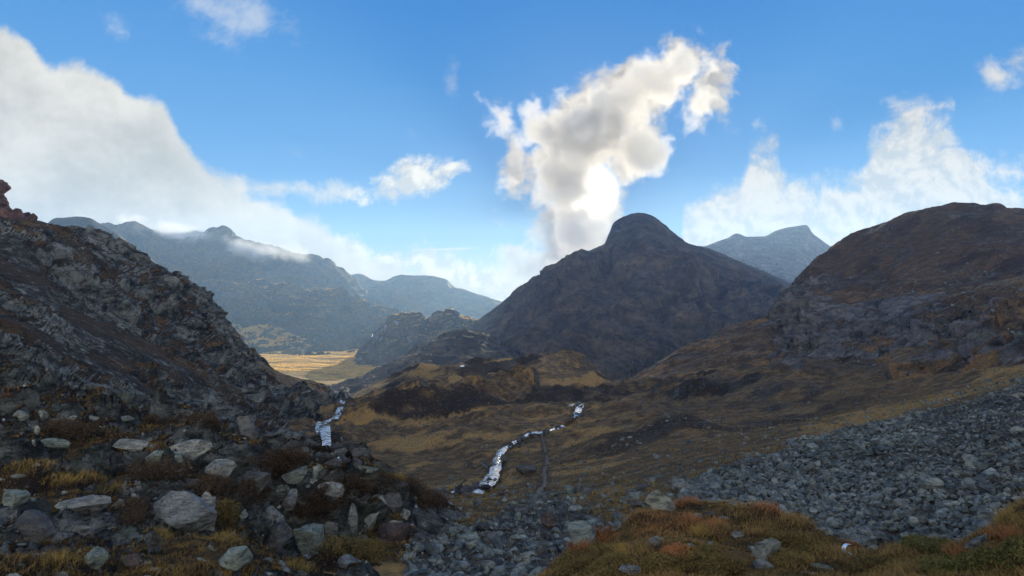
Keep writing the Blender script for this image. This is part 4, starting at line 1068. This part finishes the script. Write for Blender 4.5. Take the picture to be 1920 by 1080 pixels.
heap('scree', 'ground', lambda p: (p['z'][:, 3] > .45) * (p['qx'] > 1180) * (p['Q'][:, 1] < 75) * area(p), 34000, .09, .38, SCR, 5, kind='stuff')
heap('scree_fringe', 'ground', lambda p: (p['z'][:, 3] > .02) * (p['z'][:, 3] < .9) * (p['qx'] > 1150) * (p['Q'][:, 1] < 85) * area(p), 2600, .12, .6, SCR, 15, kind='stuff')
heap('rubble', 'ground', lambda p: (p['z'][:, 3] > .25) * (p['qx'] < 1330) * (p['qx'] > 730) * (p['Q'][:, 1] < 60), 3600, .08, .42, SCR, 6, kind='stuff')
heap('hillside_stones', 'ground', lambda p: ((p['z'][:, 3] < .4) * (p['Q'][:, 1] > 25) * (p['Q'][:, 1] < 150) * (p['qx'] > 560)) * 1.0, 2600, .16, .55, SCR, 9, kind='stuff', lift=.05)
heap('slope_stones', 'right_hill', lambda p: (p['z'][:, 3] + .15) * (p['Q'][:, 1] < 260) * (p['v'] < 4), 3500, .25, 1.3, SCR, 10, kind='stuff', lift=.05)
heap('outcrop_stones', 'outcrop', lambda p: (p['v'] > .5) * (p['v'] < 5) * 1.0, 700, .07, .30, ST_GREY, 11, kind='stuff', lift=.02)
heap('crag_stones', 'left_hill', lambda p: (p['v'] > .5) * (p['v'] < 4) * (p['Q'][:, 1] < 150), 900, .2, .9, ST_DARK, 12, kind='stuff', lift=-.15)
heap('stream_stones', None, None, 0, .25, 1.1, ST_DARK, 13, lift=.2, at_=np.concatenate([bank(1, [(1093, 752, 12), (1078, 778, 20), (1040, 803, 20), (988, 821, 18), (940, 850, 24), (924, 892, 36), (888, 926, 44), (850, 922, 26)], 130, 0, 0),
    bank(2, [(640, 748, 14), (632, 776, 18), (600, 805, 34), (611, 830, 44), (631, 862, 36), (640, 874, 30)], 110, 0, 0)]), kind='stuff')
def single(patchname, weight, n, smin, smax, mat, seed, label, group, name='stone'):
    r = np.random.default_rng(seed); k, p = pick(patchname, weight, n, r)
    mes = []
    for i, (V0, F0) in enumerate(SM2):
        mes.append(new_mesh(name, V0 * np.array([1, .8, .6]), F0, False, {'tint': np.full(len(V0), (i + .5) / len(SM2), np.float32)})); mes[-1].materials.append(mat)
    for j, kk in enumerate(k):
        q = p['Q'][kk]; s = smin * (smax / smin) ** (r.random() ** 1.5) / 2
        o = bpy.data.objects.new(name, mes[j % len(mes)]); COL.objects.link(o)
        o.location = (q[0], q[1], q[2] + s * .3); o.scale = (s * r.uniform(.9, 1.3), s, s * r.uniform(.7, 1.1)); o.rotation_euler = (r.normal() * .35, r.normal() * .35, r.random() * 6.28)
        o['label'] = label; o['category'] = 'stone'; o['group'] = group
single('ground', lambda p: (p['z'][:, 3] > .5) * (p['qx'] > 1300) * (p['Q'][:, 1] < 48) * (p['qy'] < 1000) * area(p), 120, .35, .72, SCR, 21, 'angular grey stone lying loose in the scree below the hill', 'larger stones of the scree')
single('ground', lambda p: (p['z'][:, 3] > .3) * (p['qx'] < 1250) * (p['qx'] > 770) * (p['Q'][:, 1] < 45) * (p['Q'][:, 1] > 16), 80, .28, .7, SCR, 22, 'angular dark stone lying in the rubble of the gully', 'stones in the rubble of the gully')

# small patches of plain white on the distant land
def blotch(px, py, w, h, label):
    q, n, d = spot(px, py); s = d / F
    th = np.linspace(0, 2 * math.pi, 28, endpoint=False); r = random.Random(int(px))
    rad = 1 + .3 * np.array([pnoise(np.array([[math.cos(t) * 1.3 + px, math.sin(t) * 1.3, 0]], np.float32))[0] for t in th])
    V = [(0, 0, h * s * .55)]
    ly = h * s * 2.2
    for f_, z in ((.6, h * s * .45), (1, 0), (1.02, -h * s)):
        V += [(math.cos(t) * w * s / 2 * f_ * a, math.sin(t) * ly * f_ * a, z) for t, a in zip(th, rad)]
    F3 = np.array([(0, 1 + i, 1 + (i + 1) % 28) for i in range(28)])
    F4 = np.array([(1 + k * 28 + i, 1 + (k + 1) * 28 + i, 1 + (k + 1) * 28 + (i + 1) % 28, 1 + k * 28 + (i + 1) % 28) for k in range(2) for i in range(28)])
    link('white_patch', new_mesh('white_patch', np.array(V), [F3, F4]), MT_WHITE, loc=q + np.array([0, 0, h * s * .1]), label=label, category='snow patch')
MT_WHITE, nt_, out_ = new_mat('plain_white')
bs_ = nt_.node('ShaderNodeBsdfPrincipled', {'Base Color': (.86, .90, .94, 1), 'Roughness': .5}); nt_.l.new(bs_.outputs[0], out_.inputs[0])
blotch(852, 687, 11, 3, 'small white patch on the dark knoll under the peak, the larger of two')
blotch(867, 688, 10, 2.4, 'thin white patch beside its larger twin on the dark knoll')
blotch(702, 627, 9, 4, 'tiny white patch at the far edge of the golden valley')
# ------------------------------------------------------------------ plants
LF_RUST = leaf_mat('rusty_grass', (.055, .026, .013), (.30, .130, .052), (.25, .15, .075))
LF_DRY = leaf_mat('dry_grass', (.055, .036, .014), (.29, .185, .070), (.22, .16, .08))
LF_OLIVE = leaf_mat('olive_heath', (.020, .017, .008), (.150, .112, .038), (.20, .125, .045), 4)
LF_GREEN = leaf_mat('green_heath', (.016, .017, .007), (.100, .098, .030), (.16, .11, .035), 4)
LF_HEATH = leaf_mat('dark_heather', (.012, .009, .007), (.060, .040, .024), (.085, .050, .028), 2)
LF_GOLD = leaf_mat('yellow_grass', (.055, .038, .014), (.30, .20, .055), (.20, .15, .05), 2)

def blades(roots, nrm, L, wd, r, lean=.5, droop=.35, wind=(.25, 0)):
    n = len(roots)
    a = r.random(n) * 6.283; out = np.stack([np.cos(a), np.sin(a), np.zeros(n)], 1)
    L = L * r.uniform(.55, 1.25, n); ln = lean * r.uniform(.2, 1.3, n)
    up = nrm * .5 + np.array([0, 0, .6]); up /= np.linalg.norm(up, axis=1)[:, None]
    d1 = up + out * ln[:, None] + np.array([wind[0], wind[1], 0]); d1 /= np.linalg.norm(d1, axis=1)[:, None]
    d2 = d1 + np.array([0, 0, -1]) * droop * r.uniform(.3, 1.6, n)[:, None] + out * .3; d2 /= np.linalg.norm(d2, axis=1)[:, None]
    b = r.random(n) * 6.283; sd = np.stack([np.cos(b), np.sin(b) * .4, np.zeros(n)], 1) * (wd * r.uniform(.6, 1.3, n))[:, None]
    m = roots + d1 * (L * .55)[:, None]; t = m + d2 * (L * .5)[:, None]
    V = np.stack([roots - sd / 2, roots + sd / 2, m - sd * .4, m + sd * .4, t], 1).reshape(-1, 3)
    i = np.arange(n)[:, None] * 5
    F4 = np.concatenate([i, i + 1, i + 3, i + 2], 1); F3 = np.concatenate([i + 2, i + 3, i + 4], 1)
    T = np.tile(np.array([0, 0, .55, .55, 1.0]), n) * np.repeat(r.uniform(.75, 1.15, n), 5)
    return V, F4, F3, T

def leaves(roots, H, sz, r, k):
    """k small leaves above each root, spread through the height H of the mat"""
    n = len(roots) * k
    c = np.repeat(roots, k, 0) + r.normal(size=(n, 3)) * np.array([1, 1, .5]) * (np.repeat(H, k) * .28)[:, None]
    hh = r.random(n) ** .7; c[:, 2] += np.repeat(H, k) * hh
    u = r.normal(size=(n, 3)); u[:, 2] += .8; u /= np.linalg.norm(u, axis=1)[:, None]
    w = np.cross(u, r.normal(size=(n, 3))); w /= np.linalg.norm(w, axis=1)[:, None]
    s = (sz * r.uniform(.6, 1.5, n))[:, None]
    V = np.stack([c - u * s, c + w * s * .38, c + u * s, c - w * s * .38], 1).reshape(-1, 3)
    Fq = np.arange(n * 4).reshape(n, 4)
    return V, Fq, np.repeat(hh * r.uniform(.6, 1.2, n), 4)

def region(pn, px, py, rx, ry):
    p = PATCH[pn]
    e = ((p['qx'] - px) / rx) ** 2 + ((p['qy'] - py) / ry) ** 2
    vmax = {'heath_hummock': 3.25, 'outcrop': 5.15}.get(pn, 99)
    k = np.where((e < 1) & (p['v'] < vmax))[0]
    if len(k):
        md = np.median(p['Q'][k, 1]); k = k[np.abs(p['Q'][k, 1] - md) < .11 * md]
    return k, e, p

def plant(kind, pn, px, py, rx, ry, mat, label, n=260, h=.22, name='grass_tuft', cat='grass tuft', seed=None):
    k, e, p = region(pn, px, py, rx, ry)
    if len(k) < 5: print('no ground for', label); return
    r = np.random.default_rng(int(px * 31 + py)); kk = r.choice(k, n, p=(1.05 - e[k]) / (1.05 - e[k]).sum())
    d = float(np.median(p['Q'][kk, 1])); px_m = d / F
    Q = p['Q'][kk] + r.normal(size=(n, 3)) * px_m * np.array([1, 1, .3]) * 1.5; N = p['N'][kk]
    base = np.median(Q, 0); base[2] = Q[:, 2].min()
    if kind == 'blade':
        V, F4, F3, T = blades(Q - np.array([0, 0, .01]), N, np.full(n, h) * np.sqrt(np.clip(1.15 - e[kk], .15, 1)), max(.004, px_m * 1.0), r)
        me = new_mesh(name, V - base, [F4, F3], True, {'tint': T})
    else:
        V, Fq, T = leaves(Q, h * np.sqrt(np.clip(1.1 - e[kk], .1, 1)) * (.6 + .8 * r.random(n)), max(.011, px_m * 1.7), r, 9)
        me = new_mesh(name, V - base, Fq, True, {'tint': T})
    link(name, me, mat, loc=Vector(base.tolist()), label=label, category=cat)

G = 'heath_hummock'
for a in [
 (1275, 938, 42, 20, LF_RUST, 'tall rusty grass tuft behind the dark pit, beside the lichen boulder'),
 (1365, 928, 28, 12, LF_RUST, 'small bright rusty tuft alone on the scree edge'),
 (1225, 985, 62, 28, LF_RUST, 'broad red brown tuft crowning the heath above the dark hollow stone'),
 (1290, 985, 34, 18, LF_RUST, 'rusty tuft merging into dry grass right of the broad red brown tuft'),
 (1125, 1008, 34, 18, LF_RUST, 'orange tuft beside the large pale smooth slab'),
 (1165, 1040, 16, 14, LF_GOLD, 'yellow green tuft at the edge of the olive heath'),
 (1085, 1030, 30, 14, LF_RUST, 'low orange tuft at the left rim of the heath'),
 (1310, 1000, 26, 12, LF_GOLD, 'golden tuft under the rusty tuft with grey stones'),
 (1440, 962, 50, 16, LF_RUST, 'long rusty tuft along the crest in front of the scree'),
 (1490, 982, 46, 16, LF_DRY, 'dry brown tuft continuing the crest tuft downwards'),
 (1420, 995, 44, 16, LF_DRY, 'pale dry tuft in the saddle above the pointed boulder'),
 (1345, 1000, 28, 14, LF_DRY, 'beige dry tuft beside the pale rounded slab'),
 (1340, 990, 20, 10, LF_RUST, 'faded pinkish tuft on the bare saddle'),
 (1610, 1022, 30, 14, LF_RUST, 'red brown tuft growing above the metal bracket'),
 (1795, 1045, 24, 14, LF_RUST, 'orange tuft left of the large smooth pale slab'),
 (1900, 985, 40, 26, LF_GOLD, 'tall yellow orange tuft at the border above the pale slab'),
 (1885, 1012, 36, 12, LF_RUST, 'rusty fringe on the border slab'),
 (1560, 1045, 50, 16, LF_DRY, 'flattened straw coloured tuft under the metal bracket'),
 (1690, 1050, 50, 18, LF_DRY, 'large straw tuft between the green shrubs'),
 (1500, 1060, 30, 14, LF_GOLD, 'small golden tuft beside the mossy long stone'),
]:
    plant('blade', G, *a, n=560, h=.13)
for a in [
 (1075, 1062, 60, 26, LF_OLIVE, 'olive green heath mat on the left rim of the hummock'),
 (1150, 1065, 50, 22, LF_OLIVE, 'olive heath mat around the blue grey peaked boulder'),
 (1130, 1040, 40, 18, LF_OLIVE, 'brownish olive mat below the orange tuft'),
 (1245, 1065, 44, 20, LF_OLIVE, 'mustard coloured heath mat right of the peaked boulder'),
 (1310, 1052, 56, 24, LF_OLIVE, 'wide olive mat below the hooked pale stone'),
 (1350, 1070, 50, 18, LF_OLIVE, 'dark olive mat at the border below the round grey stone'),
 (1270, 1045, 34, 14, LF_RUST, 'copper tinted mat between the hooked stone and the olive mats'),
 (1490, 1020, 56, 20, LF_OLIVE, 'dense olive mat right of the pointed boulder'),
 (1475, 1050, 44, 18, LF_OLIVE, 'thick olive mat under the pointed boulder'),
 (1530, 1030, 40, 18, LF_OLIVE, 'olive mat left of the metal bracket'),
 (1690, 1022, 60, 12, LF_GREEN, 'low green shrub bordering the foot of the scree'),
 (1760, 1032, 44, 12, LF_GREEN, 'dark green shrub left of the pale border slab'),
 (1760, 1068, 60, 20, LF_GREEN, 'bright green shrub in front of the orange tuft'),
 (1850, 1062, 60, 24, LF_GREEN, 'dark green bush below the large pale slab'),
 (1910, 1045, 30, 26, LF_GREEN, 'green bush at the border beside the rusty fringe'),
 (1640, 1068, 60, 16, LF_OLIVE, 'yellowish mat along the bottom border'),
]:
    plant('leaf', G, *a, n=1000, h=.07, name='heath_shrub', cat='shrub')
O = 'outcrop'
for a in [
 (500, 888, 62, 18, LF_HEATH, 'dark heather cushion left of the slanting crest slab'),
 (535, 868, 50, 12, LF_HEATH, 'dark brown heather cap on the crest above the torrent'),
 (690, 912, 60, 20, LF_HEATH, 'brown heather cap hanging over the flat cliff block'),
 (625, 935, 36, 20, LF_HEATH, 'dark heather in the cleft beside the flat cliff block'),
 (585, 960, 40, 24, LF_HEATH, 'nearly black heather below the egg shaped boulder'),
 (775, 925, 50, 20, LF_HEATH, 'heather cushion at the right end of the outcrop'),
 (805, 945, 34, 16, LF_HEATH, 'last heather cushion before the stony gully'),
 (300, 890, 70, 20, LF_HEATH, 'reddish brown heather bed above the big square slab'),
 (320, 792, 50, 12, LF_HEATH, 'dark heather hummock beside the green lens slab'),
 (405, 800, 40, 12, LF_HEATH, 'brown heather hummock left of the leaning crag'),
 (400, 925, 36, 20, LF_HEATH, 'dark heather right of the crest ledge rock'),
 (470, 930, 40, 22, LF_HEATH, 'heather hollow left of the egg shaped boulder'),
 (420, 975, 24, 18, LF_OLIVE, 'olive turf cushion right of the tall narrow block'),
 (640, 1035, 50, 14, LF_OLIVE, 'mossy turf strip below the ribbed rocks'),
 (690, 1042, 40, 14, LF_OLIVE, 'dark moss strip below the dark brown cube'),
 (250, 975, 30, 24, LF_HEATH, 'brown heather between the pale flakes and the big slab'),
 (130, 815, 60, 16, LF_HEATH, 'brown turf below the rubble of the upper shelf'),
]:
    plant('leaf', O, *a, n=800, h=.30, name='heather_shrub', cat='heather')
for a in [
 (60, 880, 60, 16, LF_GOLD, 'yellow grass patch around the flat pale stone'),
 (165, 900, 40, 14, LF_GOLD, 'ochre grass patch above the slaty shelf'),
 (205, 918, 34, 14, LF_GOLD, 'golden grass patch left of the round pale stone'),
 (110, 905, 40, 14, LF_GOLD, 'tawny grass between the border slab and the slaty shelf'),
 (290, 1012, 36, 14, LF_GOLD, 'straw grass under the big square slab'),
 (425, 1018, 40, 16, LF_GOLD, 'yellow grass above the pale fluted rock'),
 (110, 1062, 60, 16, LF_GOLD, 'mossy gold grass at the bottom left border'),
 (755, 897, 36, 10, LF_GOLD, 'pale gold grass cap at the right end of the outcrop'),
 (20, 745, 30, 14, LF_RUST, 'rusty grass patch at the left border above the shelf'),
 (560, 1070, 50, 10, LF_GOLD, 'olive gold grass along the bottom border under the cliff'),
]:
    plant('blade', O, *a, n=420, h=.22)

# grass nobody could count
def turf(name, pn, weight, n, h, mat, seed, wmin=.004):
    r = np.random.default_rng(seed); k, p = pick(pn, weight, n, r)
    Q = p['Q'][k].astype(float); d = Q[:, 1]
    Q += r.normal(size=(n, 3)) * (d / F)[:, None] * np.array([1.5, 1.5, .2])
    V, F4, F3, T = blades(Q, p['N'][k], np.full(n, h) * np.clip(.6 + fbm(Q.astype(np.float32), .8, 3) * .9, .2, 1.4), np.maximum(wmin, d / F * 1.0), r)
    link(name, new_mesh(name, V, [F4, F3], True, {'tint': T}), mat, kind='stuff')
turf('grass', G, lambda p: (p['v'] > .6) * (p['v'] < 3.2) * 1.0, 34000, .095, LF_DRY, 81)
turf('grass', G, lambda p: (p['v'] > .6) * (p['v'] < 3.2) * (fbm(p['Q'], 1.1, 3, seed=85) > .05), 16000, .07, LF_OLIVE, 82)
turf('grass', O, lambda p: (p['v'] > .6) * (p['v'] < 5.1) * np.clip(1 - p['z'][:, 0] * 1.6, 0, 1), 26000, .12, LF_GOLD, 83)
turf('grass', O, lambda p: (p['v'] > .6) * (p['v'] < 5.1) * np.clip(1 - p['z'][:, 0] * 1.4, 0, 1), 26000, .11, LF_HEATH, 84)
turf('grass', 'ground', lambda p: (p['Q'][:, 1] > 18) * (p['Q'][:, 1] < 90) * (p['qx'] > 700) * np.clip(1 - p['z'][:, 0] * 1.3, 0, 1), 30000, .22, LF_GOLD, 86)

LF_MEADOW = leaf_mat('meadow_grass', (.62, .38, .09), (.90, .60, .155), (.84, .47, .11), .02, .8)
turf('grass', 'valley_floor', lambda p: (p['qx'] > 470) * (p['qx'] < 800) * (p['v'] > 1.2) * 1.0, 32000, 1.4, LF_MEADOW, 87)
turf('grass', 'golden_knoll', lambda p: (p['qx'] > 440) * (p['v'] > .6) * (p['v'] < 2.6) * (p['N'][:, 2] > .78), 12000, 1.3, LF_MEADOW, 88)
turf('grass', 'dark_knoll', lambda p: (p['v'] > 1.3) * (p['v'] < 2.5) * (p['N'][:, 2] > .93), 6000, 1.2, LF_MEADOW, 89)
turf('grass', 'range_foothills', lambda p: (p['v'] > .3) * (p['v'] < 2.4) * (p['N'][:, 2] > .9), 6000, 1.6, LF_MEADOW, 90)
# ------------------------------------------------------------------ the bent piece of metal in the grass
def metal_bracket(px, py):
    q, nrm, d = spot(px, py); s = d / F
    m, nt, out = new_mat('bare_metal')
    n = nt.noise(nt.node('ShaderNodeNewGeometry').outputs['Position'], 60, 4)
    bs = nt.node('ShaderNodeBsdfPrincipled', {'Base Color': nt.mix(n, (.62, .66, .70), (.86, .88, .90)), 'Metallic': .7, 'Roughness': .32}); nt.l.new(bs.outputs[0], out.inputs[0])
    root = bpy.data.objects.new('metal_bracket', None); COL.objects.link(root); root.location = q
    root['label'] = 'bent shiny metal bracket lying in the brown grass'; root['category'] = 'metal bracket'
    def strip(path, half, th, wdir):
        bm = bmesh.new(); L = []
        for i, p in enumerate(path):
            a = Vector(path[max(i - 1, 0)]); b = Vector(path[min(i + 1, len(path) - 1)]); t = (b - a).normalized()
            w = Vector(wdir).normalized() * half; nn = t.cross(Vector(wdir)).normalized() * th / 2
            L.append([bm.verts.new(Vector(p) + w * x + nn * y) for x, y in ((-1, -1), (1, -1), (1, 1), (-1, 1))])
        for a, b in zip(L, L[1:]):
            for j in range(4): bm.faces.new((a[j], a[(j + 1) % 4], b[(j + 1) % 4], b[j]))
        bm.faces.new(L[0]); bm.faces.new(L[-1][::-1]); bmesh.ops.recalc_face_normals(bm, faces=bm.faces)
        me = bpy.data.meshes.new('strip'); bm.to_mesh(me); bm.free(); return me
    R0 = 8 * s
    arc = [(R0 * 1.0 * math.cos(R(a)), 0, R0 * 1.25 * math.sin(R(a)) + 15 * s) for a in range(75, 236, 10)]
    link('hook', strip(arc, 4.2 * s, 1.0 * s, (.55, -.8, .15)), m, parent=root)
    e = arc[-1]
    bar = [(e[0] + 1 * s, 0, e[2] + 2.5 * s), (e[0] + 8 * s, -1 * s, e[2] - 1.5 * s), (e[0] + 15 * s, -2 * s, e[2] - 6 * s), (e[0] + 19 * s, -2.5 * s, e[2] - 9 * s)]
    link('bar', strip(bar, 3.2 * s, 1.6 * s, (.25, -.7, .65)), m, parent=root)
metal_bracket(1590, 1044)
